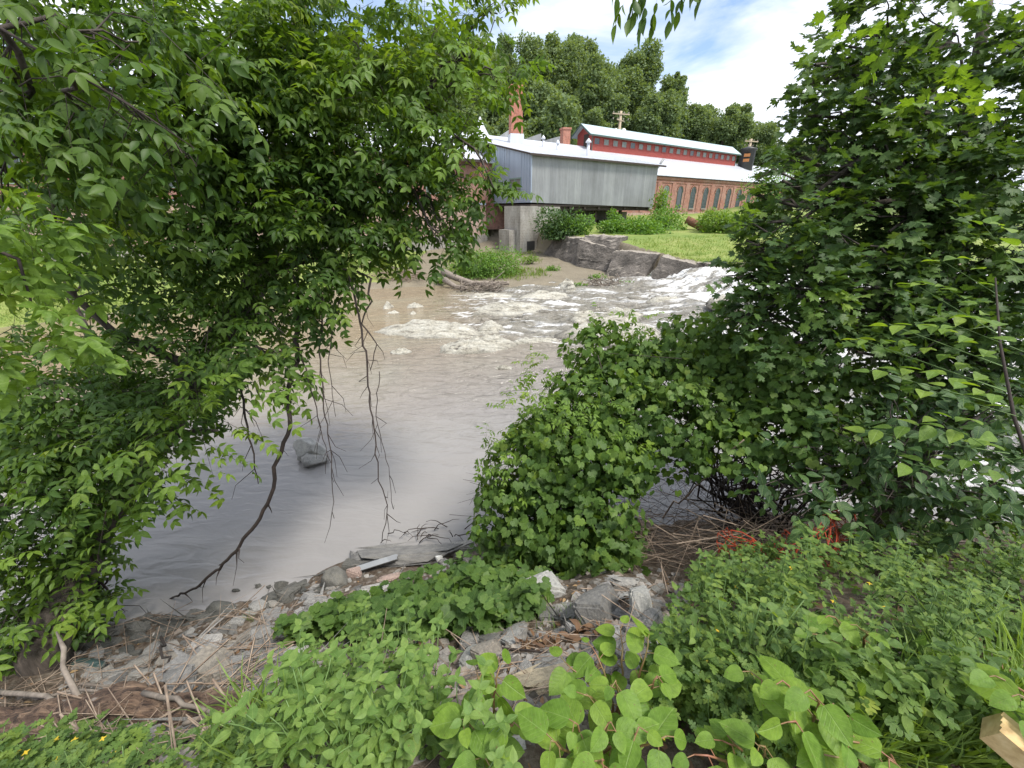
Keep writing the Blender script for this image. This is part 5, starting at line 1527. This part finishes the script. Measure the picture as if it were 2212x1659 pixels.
SHORE = [(150, 1420), (260, 1350), (560, 1290), (700, 1255), (790, 1270), (640, 1400), (600, 1480), (560, 1560), (200, 1480)]
g1 = 'flat grey stones of the rubble shore'
for i, (u, v) in enumerate(sorted(samp(SHORE, 296), key=lambda q: q[1])):
    s_ = float(np.clip(rng.lognormal(-2.45, .42), .045, .2)); put_stone('shore_stone', G(u, v), (s_, s_, s_ * rng.uniform(.7, 1.1)), PR[i % 12], 'flat broken grey stone lying in the rubble of the left shore', g1, .3, m='stone_wet' if G(u, v)[2] < .16 else None)
for i, (u, v) in enumerate(samp([(180, 1360), (420, 1318), (600, 1275), (700, 1235), (770, 1225), (740, 1270), (600, 1318), (430, 1350), (240, 1385)], 60)):
    p_ = G(u, v); s_ = float(np.clip(rng.lognormal(-2.5, .4), .04, .18)); put_stone('wet_stone', (p_[0], p_[1], max(p_[2], -.02)), (s_, s_, s_), PR[i % 12], 'dark wet stone half sunk along the water line of the shore', 'wet stones along the water line', .3, m='stone_wet')
g2 = 'stones scattered between the plants of the bank'
MID = [[(1000, 1370), (1480, 1250), (1500, 1400), (1250, 1560), (1020, 1500)], [(740, 1230), (980, 1180), (1060, 1200), (900, 1270), (780, 1300)], [(1850, 1400), (2100, 1440), (2120, 1520), (1980, 1500)], [(560, 1420), (700, 1400), (900, 1600), (560, 1600)], [(230, 1570), (560, 1570), (500, 1650), (200, 1650)]]
for k, (poly, n) in enumerate(zip(MID, (70, 34, 14, 34, 20))):
    for i, (u, v) in enumerate(samp(poly, n)):
        s_ = float(np.clip(rng.lognormal(-2.5, .42), .035, .16)); put_stone('bank_stone', G(u, v), (s_, s_, s_ * rng.uniform(.8, 1.3)), PR[(i * 5 + k) % 12], 'angular grey stone lying on the soil among the bank plants', g2, .5)
for (u, v, sx_, sy_, sz_, rz, k, m, lb, cat) in [
    (880, 1206, 1.05, .50, .45, .05, 1, 'stone', 'long flat concrete slab lying at the water edge below the hanging twigs', 'slab'),
    (1165, 1290, .26, .22, .32, .5, 3, 'stone_pale', 'whitish squared concrete block by the vine leaves in mid bank', 'concrete block'),
    (1292, 1335, .22, .17, .28, .9, 5, 'stone', 'tilted dark-faced block with a pale rim beside the knotweed', 'stone block'),
    (1345, 1262, .18, .14, .16, .2, 1, 'stone', 'broad grey stone at the back of the block pile', 'stone'),
    (1372, 1285, .21, .07, .12, .6, 2, 'stone_pale', 'narrow pale slab lying across the block pile', 'stone slab'),
    (1382, 1325, .15, .12, .25, 1.2, 5, 'stone_pale', 'upright pale wedge of stone in the block pile', 'stone'),
    (1098, 1390, .16, .10, .14, 2.2, 4, 'stone_pale', 'small pale wedge-shaped stone left of the brown leaves', 'stone'),
    (1055, 1425, .11, .09, .16, .4, 5, 'stone', 'chunky speckled grey stone above the dark stick', 'stone'),
    (1022, 1432, .14, .10, .18, 1.4, 7, 'stone_pale', 'pale granite chunk left of the dark stick end', 'stone'),
    (1180, 1475, .28, .16, .2, .5, 1, 'stone_ochre', 'long grey-brown slab behind the left knotweed', 'stone slab'),
    (640, 1418, .13, .09, .14, .1, 3, 'stone_pale', 'smooth pale stone at the right end of the rubble shore', 'stone'),
    (812, 1290, .24, .20, .26, .4, 3, 'stone', 'large grey stone above the vine mat near the water', 'stone'),
    (765, 1245, .13, .10, .22, .1, 3, 'stone_pink', 'pinkish squared stone beside the mossy boulder', 'stone'),
    (842, 1252, .24, .12, .16, .7, 4, 'stone_pink', 'flat pink-grey stone under the metal bar', 'stone'),
    (950, 1212, .06, .05, .12, .4, 5, 'whiteplastic', 'small white plastic scrap on the stones by the slab', 'plastic scrap'),
    (540, 1530, .17, .12, .1, .8, 0, 'stone', 'flat blue-grey slate touching the upper side of the rotting log', 'stone slab'),
    (420, 1515, .20, .14, .12, .4, 2, 'stone', 'large flat slate above the middle of the rotting log', 'stone slab'),
    (300, 1440, .20, .12, .14, .3, 7, 'stone', 'broad pale stone in the middle of the rubble shore', 'stone'),
    (2050, 1465, .10, .07, .12, .2, 3, 'stone_ochre', 'ochre stone in the bare patch at the right', 'stone'),
    (1985, 1442, .08, .06, .10, 1.0, 7, 'stone_ochre', 'ochre stone left of the other at the right bare patch', 'stone'),
    (995, 1190, .30, .2, .22, .4, 3, 'stone', 'dark stone between the flat slab and the grape thicket', 'stone'),
    (2120, 1470, .09, .06, .10, 1.0, 1, 'stone_ochre', 'tan stone nearest the right edge in the bare patch', 'stone'),
    (215, 1610, .20, .13, .2, .6, 1, 'stone', 'grey stone in the shade under the rotting log', 'stone')]:
    put_stone('stone' if 'block' not in cat else 'stone_block', G(u, v), (sx_, sy_, sz_), PR[k], lb, None, .12, rz, m, .8, cat)
# chips and litter
ch = Fol(); CH = (np.array([(0, 0, .12), (.5, .05, 0), (.1, .42, 0), (-.45, .2, .02), (-.3, -.35, 0), (.25, -.4, 0)], float), np.array([(0, 1, 2), (0, 2, 3), (0, 3, 4), (0, 4, 5), (0, 5, 1)]))
pts = np.array([G(*q) for q in samp([(140, 1430), (250, 1345), (700, 1245), (1060, 1180), (1480, 1240), (1500, 1400), (1250, 1600), (560, 1655), (100, 1655)], 4200)]); n = len(pts)
pts[:, 2] += .004; ch.add(CH, pts, rv(n) * [1, 1, .25], UP + rv(n, .3), rng.uniform(.02, .12, n))
o = ch.build('gravel', mk_rock('gravel_chip', [(0, (.10, .085, .07)), (.3, (.19, .175, .155)), (.6, (.27, .26, .25)), (.85, (.22, .17, .13)), (1, (.40, .39, .37))], attr='rnd'), smooth=False); tag(o, 'small grey stone chips strewn over the shore and bank soil', 'gravel', kind='stuff')
dl = Fol(); BANK = [(140, 1430), (700, 1250), (1400, 1230), (2200, 1180), (2210, 1655), (0, 1655), (0, 1500)]
pts = np.array([G(*q) for q in samp(BANK, 1300)]); n = len(pts); pts[:, 2] += .015
dl.add(OVATE_S, pts, rv(n) * [1, 1, .2], UP + rv(n, .5), rng.uniform(.03, .07, n))
pts = np.array([G(*q) for q in samp([(1100, 1400), (1280, 1340), (1330, 1370), (1180, 1420)], 90)]); pts[:, 2] += .05; dl.add(ELDER, pts, rv(90) * [1, 1, .4], UP + rv(90, .7), rng.uniform(.05, .09, 90), rng.random(90) * .35)
o = dl.build('leaf_litter', M['deadleaf']); tag(o, 'brown fallen leaves littering the bank', 'leaf litter', kind='stuff')
f = Fol(); sticks(f, 420, [(140, 1430), (700, 1280), (1060, 1190), (1480, 1240), (1300, 1600), (560, 1655), (0, 1655), (0, 1480)], (.02, .1), (.12, .6), .008, .08)
sticks(f, 130, [(0, 1490), (300, 1500), (560, 1480), (560, 1620), (300, 1640), (0, 1600)], (.03, .12), (.25, .9), .009, .06)
sticks(f, 60, [(180, 1340), (560, 1290), (600, 1450), (160, 1470)], (.05, .14), (.3, .9), .008, .12)
o = f.build('twig_litter', M['stick']); tag(o, 'small dry twigs strewn over the stones and soil', 'twigs', kind='stuff')

# driftwood and timber near the camera
A, B = G(-60, 1590), G(590, 1548)
n = 60; pts = []; rad = []
for i in range(n):
    k = i / (n - 1); p = A + (B - A) * k; p[2] = float(H(p[0], p[1])) * .5 + (A[2] + (B[2] - A[2]) * k) * .5 + .12; p[1] += .05 * math.sin(k * 4)
    pts.append(p); rad.append(.112 * (1 - .35 * k) * (1 + .10 * math.sin(k * 23) + rng.normal(0, .015)))
th = thing('rotting_log', 'split rotting log with peeling brown bark lying across the lower left corner', 'log', A)
mb = MB(); mb.tube(pts, rad, 32); lg = mb.build('trunk_wood', M['log'], th)
co = np.array([v.co[:] for v in lg.data.vertices]) + OFF[th]; c3 = (fbm(co[:, 0] * 2, co[:, 1] * 14, co[:, 2] * 14, 77) - .5) * .13 + (fbm(co[:, 0] * 9, co[:, 1] * 16, co[:, 2] * 16, 78) - .5) * .04
for v, kk in zip(lg.data.vertices, c3): v.co = v.co + v.normal * float(kk)
for (a, b, r) in [((330, 1530), (540, 1590), .016), ((60, 1530), (300, 1500), .018), ((420, 1600), (540, 1560), .014)]:
    a_, b_ = G(*a), G(*b); a_[2] += .16; b_[2] += .1; mb = MB(); mb.tube(bez(a_, b_, .02, .02, 9), list(np.linspace(r, r * .4, 9)), 9); mb.build('broken_limb', M['driftwood'], th)
a_ = G(185, 1580); tp = P(122, 1365, 3.2)
mb = MB(); mb.tube([a_, a_ * .7 + tp * .3 + np.array([.02, 0, 0]), a_ * .4 + tp * .6 + np.array([-.03, 0, 0]), a_ * .2 + tp * .8 + np.array([.02, 0, .0]), tp], [.024, .019, .016, .017, .006], 8)
tag(mb.build('standing_snag', M['driftwood']), 'pale broken stick standing upright behind the rotting log', 'stick')
for (a, b, r, m, lb) in [((0, 1500), (290, 1535), .024, 'driftwood', 'bleached barkless branch running in from the left edge above the log'),
                         ((150, 1490), (590, 1478), .014, 'driftwood', 'long straight pale stick lying on the rubble shore'),
                         ((350, 1380), (380, 1500), .014, 'twig', 'dark crooked twig crossing the rubble shore'),
                         ((425, 1605), (600, 1530), .02, 'driftwood', 'pale stick propped against the right end of the log'),
                         ((1000, 1410), (1200, 1425), .012, 'twig', 'dark curved stick in front of the speckled stones'),
                         ((330, 1545), (360, 1510), .07, 'log', 'short brown chunk of rotten wood above the log')]:
    a_, b_ = G(*a), G(*b); a_[2] += r + .03; b_[2] += r + .05; mb = MB(); mb.tube(bez(a_, b_, .03, .018, 9), list(np.linspace(r, r * .5, 9)), 8)
    tag(mb.build('driftwood_stick' if m != 'log' else 'wood_chunk', M[m]), lb, 'stick' if m != 'log' else 'wood')
a_, b_ = G(352, 1312), P(570, 1268, 5.0); b_[2] = .02; a_[2] += .03
mb = MB(); mb.tube([a_, a_ * .5 + b_ * .5 + np.array([0, .12, .03]), b_ + np.array([0, .0, .0]), b_ + np.array([.15, -.05, -.03])], [.02, .02, .014, .005], 6)
tag(mb.build('half_sunk_branch', M['twig']), 'dark branch half sunk at the water edge beside the foot of the dead limb', 'branch')
a_, b_ = G(775, 1238), G(862, 1222); a_[2] += .12; b_[2] += .14
mb = MB(); d = Vector(b_ - a_); mb.box(tuple((a_ + b_) / 2), (d.length, .05, .07), 0, math.atan2(d.y, d.x)); mb.box(tuple((a_ + b_) / 2 + np.array([0, -.03, .037])), (d.length * .99, .1, .008), 0, math.atan2(d.y, d.x))
tag(mb.build('metal_bar', M['corr']), 'grey angle iron bar lying on the stones below the flat slab', 'metal bar')
a_, b_ = G(742, 1248), G(830, 1218); a_[2] += .05; b_[2] += .1
mb = MB(); mb.tube(bez(a_, b_, .02, .02, 6), .035, 8); tag(mb.build('black_pipe', M['black']), 'short black pipe between the flat slab and the angle iron', 'pipe')
c = G(175, 1440); f = Fol()
o = boulder('tarp_scrap', 'dull teal scrap of tarp crumpled at the left end of the shore', c, (.22, .12, .035), 'tarp', 40, cat='tarp', amp=.6)

# stripped branches stranded at the slab, driftwood heaps on the far mud
for i, (u, v, w_) in enumerate([(900, 1160, .7), (960, 1150, .5)]):
    c = PZ(u, v, .05); mb = MB()
    for k in range(9):
        a_ = c + np.array([rng.uniform(-w_, w_), rng.uniform(-.15, .15), 0]); e = a_ + np.array([rng.uniform(-.5, .5), rng.uniform(-.25, .25), rng.uniform(-.02, .15)]); mb.tube(bez(a_, e, .06, .12, 6), list(np.linspace(.009, .003, 6)), 4)
    tag(mb.build('stranded_twigs', M['twig']), ['bare twigs stranded in the water behind the flat slab', 'thin looping twigs in the water just left of the grape thicket'][i], 'twigs', kind='stuff')


def heap(name, label, u, v, Y, wid, hei, n, m, L, r, cat='driftwood', dirb=(1, 0, .1)):
    c = PY(u, v, Y); c[2] = max(float(H(c[0], c[1])), .05); mb = MB()
    for k in range(n):
        a_ = c + np.array([rng.uniform(-wid, wid), rng.uniform(-.8, .8), rng.uniform(0, hei)]); d = nrmz(rv(1) * [1, .6, .3] + np.asarray(dirb))[0] * rng.uniform(L * .4, L)
        mb.tube(bez(a_ - d / 2, a_ + d / 2, .05, .15, 5), list(np.linspace(r, r * .35, 5)), 4)
    tag(mb.build(name, M[m]), label, cat)


heap('brush_heap', 'reddish brown heap of sticks on the far mud under the brick wing', 868, 598, 30, 1.9, .55, 90, 'stick', 1.8, .03)
heap('root_wad', 'bleached tangle of fine roots at the water edge below the olive bush', 1040, 632, 27.3, 1.4, .45, 110, 'driftwood', 1.3, .035)
heap('root_wad', 'grey dead branches caught at the foot of the broken river wall', 1310, 616, 27.6, 1.1, .7, 60, 'driftwood', 1.3, .035, dirb=(.6, 0, -.5))
heap('driftwood_pile', 'pale sticks stranded on the mud left of the olive bush', 820, 570, 33, 2.2, .25, 26, 'driftwood', 2.4, .05)
for (pts, r, lb) in [([(958, 588, 30), (985, 600, 29), (1020, 612, 28.3), (1100, 612, 28.2)], .27, 'bleached drift log lying along the water in front of the olive bush'),
                     ([(960, 604, 28.6), (985, 622, 27.9), (1010, 628, 27.6)], .22, 'short forked drift log dipping into the brown water'),
                     ([(190, 702, 19.6), (250, 700, 19.6)], .2, 'pale log on the left bank at the water edge before the lawn')]:
    pp = [PY(*q) for q in pts]
    for p in pp: p[2] = max(p[2], .12)
    mb = MB(); mb.tube(pp, list(np.linspace(r, r * .5, len(pp))), 8)
    for k in range(3): q = pp[-1] * .5 + pp[-2] * .5; mb.tube([q, q + rv(1, .35)[0] + np.array([0, 0, .25])], [r * .3, .02], 4)
    tag(mb.build('drift_log', M['driftwood']), lb, 'log')

# lumber rail end at the lower right
th = thing('lumber_rail', 'sawn end of a yellow treated lumber rail at the lower right corner', 'lumber', P(2330, 1760, 1.15))
a_ = P(2142, 1566, 1.28); b_ = P(2420, 1800, 1.12); d = Vector(b_ - a_).normalized(); s_ = d.cross(Vector((0, 0, 1))).normalized(); w_ = s_.cross(d).normalized()
mb = MB()
h1, h2 = .045, .038
prof = []
for k in range(9):
    x_ = -h1 + 2 * h1 * k / 8; prof.append((x_, h2 - (.009 if k % 2 else 0)))
prof += [(h1, -h2), (-h1, -h2)]
vs = []
for q in (Vector(a_), Vector(b_)): vs += [tuple(q + s_ * x_ + w_ * y_) for x_, y_ in prof]
k = len(prof); mb.add(vs, [tuple(range(k))[::-1], tuple(range(k, 2 * k))] + [(i, (i + 1) % k, k + (i + 1) % k, k + i) for i in range(k)])
mb.build('rail', M['lumber'], th)
mb = MB(); q = b_ - np.array([d.x, d.y, 0]) * .1; gz = float(H(q[0], q[1])); mb.hexa([(q[0] + x_, q[1] + y_, z_) for z_ in (gz - .3, q[2] - .06) for x_, y_ in ((-.05, -.05), (.05, -.05), (.05, .05), (-.05, .05))])
mb.build('post', M['lumber'], th)

# ------------------------------------------------------------------ plants of the near bank
def knotweed(name, label, root, tips, leaf=.13, nleaf=7, group=None, m='leaf_knot'):
    th = thing(name, label, 'plant', root, group); mb = MB(); f = Fol(); A = []; D = []; S_ = []
    for tp in tips:
        tp = np.asarray(tp); pts = bez(root, tp, .04, .03, 9, bow=(0, -.04, .06)); mb.tube(pts, list(np.linspace(.007, .0025, 9)), 5)
        ax = nrmz((pts[-1] - pts[2]) * [1, 1, .2]); sd_ = nrmz(np.cross(ax, UP))
        for k in range(nleaf):
            q = .35 + .65 * k / (nleaf - 1); i = q * 8; j = min(int(i), 7); p = np.asarray(pts[j]) + (np.asarray(pts[j + 1]) - pts[j]) * (i - j)
            sg = 1 if k % 2 else -1
            dd = ax * (.35 + .5 * (k == nleaf - 1)) + sd_ * sg * (1 - .8 * (k == nleaf - 1)) + rng.normal(0, .22, 3); dd[2] = -.12 + rng.normal(0, .15)
            pe = p + nrmz(dd) * .03 + np.array([0, 0, .01]); mb.tube([p, pe], [.002, .0018], 4, cap=False)
            A.append(pe); D.append(dd); S_.append(leaf * .86 * rng.uniform(.65, 1.12) * (1 - .4 * (k == nleaf - 1)))
    A = np.array(A); f.add(HEART, A, np.array(D), UP * 1.0 + rv(len(A), .28) + np.array([0, -.25, 0]), np.array(S_))
    f.build('leaves', M[m], th); mb.build('stem', M['stem_red'], th); return th


def KT(u, v, h): return G(u, v, h)


for (ru, rv_, tips, lf, nl, lb) in [
    (1060, 1600, [(1030, 1450, .5), (1080, 1440, .5), (1000, 1560, .45), (1110, 1560, .45), (1050, 1640, .4)], .125, 7, 'knotweed plant with big round leaves and a red stem below the flat brown slab'),
    (1330, 1560, [(1340, 1360, .5), (1400, 1380, .5), (1280, 1400, .5), (1220, 1430, .45), (1420, 1460, .5), (1330, 1470, .55), (1260, 1500, .5)], .125, 8, 'tallest bushy knotweed with overlapping round leaves in the lower centre'),
    (1260, 1650, [(1240, 1560, .5), (1320, 1560, .5), (1380, 1570, .5), (1190, 1600, .5), (1300, 1640, .5), (1440, 1590, .45)], .13, 7, 'bright knotweed at the bottom edge below the bushiest one'),
    (1700, 1600, [(1620, 1450, .45), (1690, 1470, .5), (1750, 1490, .5), (1800, 1520, .45), (1700, 1560, .45)], .14, 6, 'pale arching knotweed right of centre above the grass'),
    (2180, 1600, [(2150, 1460, .5), (2200, 1500, .5), (2230, 1560, .5)], .15, 5, 'broad-leaved knotweed by the lumber rail at the right edge'),
    (1600, 1655, [(1560, 1600, .4), (1640, 1610, .4), (1500, 1630, .4)], .11, 6, 'low knotweed beside the grass at the bottom edge'),
    (1850, 1650, [(1830, 1600, .4), (1780, 1630, .4), (1920, 1640, .4)], .12, 5, 'large-leaved knotweed shoot in the grass at lower right'),
    (1820, 1440, [(1790, 1330, .5), (1850, 1350, .5), (1760, 1370, .45)], .10, 6, 'slender knotweed above the bare patch on the right')]:
    knotweed('knotweed', lb, G(ru, rv_) + np.array([0, 0, -.02]), [KT(*t) for t in tips], lf, nl)


def jewel_proto(hgt, nb, seed, leaf=.062, m='leaf_jewel', T=OVATE, name='jewelweed', nl=6):
    th = thing(name, '', 'plant', (0, 0, 0)); mb = MB(); A = []; D = []; S_ = []
    for b in range(nb):
        a = rng.random() * 6.28; sp = (.08 + .3 * rng.random()) * hgt if b else .04
        tp = np.array([math.cos(a) * sp, math.sin(a) * sp, hgt * (1 if b == 0 else rng.uniform(.6, .98))]); st = np.array([0, 0, 0 if b == 0 else hgt * rng.uniform(.1, .5)])
        pts = bez(st, tp, 0, .05, 6); mb.tube(pts, list(np.linspace(.005 if b == 0 else .0035, .0015, 6)), 4)
        for k in range(nl):
            q = (.3 if b == 0 else .15) + .8 * k / nl; q = min(q, 1); i = q * 5; j = min(int(i), 4); p = np.asarray(pts[j]) + (np.asarray(pts[j + 1]) - pts[j]) * (i - j); an = k * 2.4 + b
            d = np.array([math.cos(an), math.sin(an), .15]); A.append(p + d * .02); D.append(d + rng.normal(0, .15, 3)); S_.append(leaf * rng.uniform(.7, 1.25) * (1.15 - .4 * q))
        for an in (0, 2.1, 4.2): A.append(pts[-1]); D.append(np.array([math.cos(an + b), math.sin(an + b), .35])); S_.append(leaf * rng.uniform(.5, .75))
    f = Fol(); f.add(T, np.array(A), np.array(D), UP + rv(len(A), .3), np.array(S_), rng.random(len(A))); f.build('leaves', M[m], th); mb.build('stem', M['stem_green'], th); return th


def sow(protos, poly, n, label, group, cat, sc=(.8, 1.15), lift=0):
    used = 0
    pts = [q for q in samp(poly, n * 2) if fbm(q[0] * .011, q[1] * .016, 0, 97) > .44][:n]
    for i, (u, v) in enumerate(pts):
        pr = protos[i % len(protos)]; o = pr if i < len(protos) else copy_tree(pr)
        p = G(u, v, lift); o.location = (p[0], p[1], float(H(p[0], p[1])) - .01); s_ = rng.uniform(*sc); o.scale = (s_, s_, s_); o.rotation_euler = (rng.normal(0, .1), rng.normal(0, .1), rng.random() * 6.28)
        tag(o, label, cat, group)


JP = [jewel_proto(.5, 6, i) for i in range(5)]
sow(JP, [(600, 1500), (640, 1440), (760, 1400), (880, 1430), (960, 1500), (1000, 1600), (980, 1659), (540, 1659)], 28, 'pale green jewelweed in the dense patch at the bottom left of centre', 'jewelweed patch left of the knotweed', 'plant', lift=.25)
JP2 = [jewel_proto(.5, 5, i, .05, 'leaf_herb', OVATE) for i in range(4)]
sow(JP2, [(1480, 1400), (1560, 1200), (1700, 1150), (1900, 1180), (2212, 1160), (2212, 1420), (1900, 1380), (1600, 1480)], 60, 'leafy green weed in the mixed growth covering the right bank', 'leafy weeds of the right bank', 'plant', lift=.3, sc=(.7, 1.2))
JP3 = [jewel_proto(.34, 6, i, .055, 'leaf_herb', LOBED, 'celandine') for i in range(4)]
sow(JP3, [(1400, 1480), (1500, 1350), (1700, 1300), (2000, 1250), (2212, 1300), (2212, 1400), (1800, 1420), (1700, 1659), (1420, 1659)], 60, 'low celandine with lobed leaves on the right bank', 'celandine plants of the right bank', 'plant', lift=.15)
JP4 = [jewel_proto(.3, 6, i, .07, 'leaf_herb', LOBED, 'celandine') for i in range(3)]
sow(JP4, [(-60, 1640), (120, 1600), (230, 1625), (330, 1660), (300, 1720), (-60, 1720)], 16, 'yellow-green celandine in the lower left corner before the log', 'celandine plants in the lower left corner', 'plant', lift=.2)
sow([jewel_proto(.28, 5, 9, .045, 'leaf_herb', LOBED, 'celandine')], [(420, 1640), (560, 1600), (620, 1659), (440, 1659)], 6, 'small celandine between the log and the jewelweed', 'small celandines beside the log', 'plant', lift=.1)
p = jewel_proto(.75, 6, 33, .075, 'leaf_jewel', OVATE); q = G(1740, 1250); p.location = q; p.name = 'tall_weed'; tag(p, 'tall leafy weed standing in front of the orange netting', 'plant')
p = jewel_proto(.6, 4, 34, .05, 'leaf_jewel', OVATE); q = G(1255, 1220) ; p.location = q; p.name = 'tall_weed'; tag(p, 'slender weed at the foot of the grape thicket', 'plant')

# ground cover in patches
f = Fol()
def mat_cover(f, poly, n, T, sz, zr, up=.35, dn=-.15, gap=.33):
    pts = np.array([G(*q) for q in samp(poly, n)]); g_ = fbm(pts[:, 0] * 2.5, pts[:, 1] * 2.5, 0, 61)
    pts[:, 2] += rng.uniform(zr[0], zr[1], n) * (.4 + 1.2 * g_); keep = g_ > gap; pts = pts[keep]; n = len(pts)
    D = rv(n) * [1, 1, .3] + [0, .1, dn]; f.add(T, pts, D, UP + rv(n, up), rng.uniform(*sz, n), np.clip(rng.normal(.45, .25, n), 0, 1))
mat_cover(f, [(600, 1400), (700, 1350), (860, 1290), (1000, 1230), (1100, 1240), (1200, 1290), (1130, 1350), (1060, 1380), (820, 1400)], 1500, GRAPE, (.06, .12), (.04, .3))
mat_cover(f, [(1020, 1200), (1120, 1170), (1380, 1180), (1400, 1240), (1250, 1250), (1050, 1240)], 700, GRAPE, (.07, .12), (.04, .35))
mat_cover(f, [(1130, 1290), (1180, 1310), (1100, 1370), (1040, 1350)], 120, GRAPE, (.05, .09), (.04, .2))
o = f.build('vine_mat', M['leaf_vine']); tag(o, 'creeping grape vine leaves covering the stones in mid bank', 'vine', kind='stuff')
f = Fol()
RG = [(1380, 1480), (1480, 1270), (1560, 1210), (1720, 1260), (1900, 1160), (2500, 1150), (2500, 1400), (2100, 1400), (1850, 1380), (1830, 1480), (2212, 1520), (2500, 1659), (1400, 1659)]
mat_cover(f, RG, 5800, LOBED, (.035, .08), (.02, .34), .5, gap=.42); mat_cover(f, RG, 3300, OVATE, (.03, .07), (.05, .42), .5, gap=.47)
mat_cover(f, [(560, 1500), (900, 1440), (1000, 1659), (540, 1659)], 450, OVATE_S, (.035, .06), (.02, .15)); mat_cover(f, [(1480, 1260), (1560, 1200), (1660, 1230), (1600, 1300), (1500, 1340)], 500, OVATE_S, (.04, .07), (.05, .35))
mat_cover(f, [(0, 1580), (240, 1580), (420, 1620), (300, 1659), (0, 1659)], 400, LOBED, (.04, .08), (.02, .12))
o = f.build('ground_cover', M['leaf_herb']); tag(o, 'mixed low green weeds carpeting the near bank', 'ground cover', kind='stuff')
f = Fol()
mat_cover(f, [(1600, 1330), (1720, 1290), (1760, 1330), (1640, 1400), (1560, 1410)], 500, LOBED, (.03, .05), (.15, .3))
o = f.build('clover_patch', M['grass']); tag(o, 'yellowish small-leaved weeds brightening the middle of the right bank', 'ground cover', kind='stuff')
f = Fol()
for (poly, n, L) in [([(520, 1560), (600, 1540), (640, 1659), (500, 1659)], 160, (.2, .42)), ([(1760, 1500), (2060, 1500), (2160, 1659), (1750, 1659)], 900, (.15, .38)), ([(1960, 1560), (2140, 1560), (2212, 1659), (1940, 1659)], 250, (.2, .4)), ([(530, 1330), (545, 1325), (550, 1345), (520, 1345)], 60, (.05, .1)), ([(1150, 1320), (1280, 1310), (1280, 1360), (1150, 1370)], 160, (.06, .14)), ([(2100, 1470), (2212, 1480), (2212, 1600), (2120, 1560)], 120, (.2, .5))]:
    pts = np.array([G(*q) for q in samp(poly, n)]); d = rv(n, .35) + UP; f.add(BLADE, pts, d, rv(n) + [0, -.5, .3], rng.uniform(*L, n))
o = f.build('grass', M['leaf_bright']); tag(o, 'long green grass blades growing through the weeds of the near bank', 'grass', kind='stuff')
f = Fol()   # flowers
for (poly, n) in [([(1520, 1250), (1900, 1200), (2050, 1300), (1700, 1450), (1450, 1500)], 18), ([(20, 1580), (250, 1580), (250, 1640), (20, 1640)], 9), ([(1450, 1560), (1700, 1560), (1700, 1650), (1400, 1650)], 7)]:
    for (u, v) in samp(poly, n):
        p = G(u, v, .3)
        for k in range(4): a = k * 1.57 + u; f.add(OVATE_S, p[None], np.array([[math.cos(a), math.sin(a), .25]]), UP[None], [.015])
o = f.build('celandine_flowers', M['petal']); tag(o, 'small yellow four-petalled flowers dotted over the bank weeds', 'flowers', kind='stuff')

# far lawn turf
f = Fol(); n = 9000
pts = np.array([G(*q) for q in samp([(1340, 516), (1600, 508), (1800, 520), (1800, 640), (1560, 600), (1500, 568), (1420, 545)], 1300)]); n = len(pts)
pts = np.repeat(pts, 8, 0) + rv(n * 8, .25) * [1, 1, 0]; pts[:, 2] = H(pts[:, 0], pts[:, 1]); k = len(pts)
v_ = BLADE[0].copy(); v_[:, 0] *= 4; f.add((v_, BLADE[1]), pts, rv(k, .4) + UP, rv(k), rng.uniform(.08, .25, k))
pts = np.array([G(*q) for q in samp([(0, 560), (330, 600), (330, 690), (100, 705), (0, 700)], 700)]); n = len(pts)
pts = np.repeat(pts, 8, 0) + rv(n * 8, .25) * [1, 1, 0]; pts[:, 2] = H(pts[:, 0], pts[:, 1]); k = len(pts)
f.add((v_, BLADE[1]), pts, rv(k, .4) + UP, rv(k), rng.uniform(.06, .18, k))
pts = np.array([G(*q) for q in samp([(960, 545), (1170, 545), (1180, 600), (1120, 608), (960, 600)], 520)]); pts = pts[fbm(pts[:, 0] * .6, pts[:, 1] * .6, 0, 5) > .44]; n = len(pts)
pts = np.repeat(pts, 10, 0) + rv(n * 10, .2) * [1, 1, 0]; pts[:, 2] = H(pts[:, 0], pts[:, 1]); k = len(pts)
f.add((v_, BLADE[1]), pts, rv(k, .4) + UP, rv(k), rng.uniform(.12, .35, k))
o = f.build('lawn_grass', M['grass']); tag(o, 'rough mown grass of the far bank lawns', 'grass', kind='stuff')
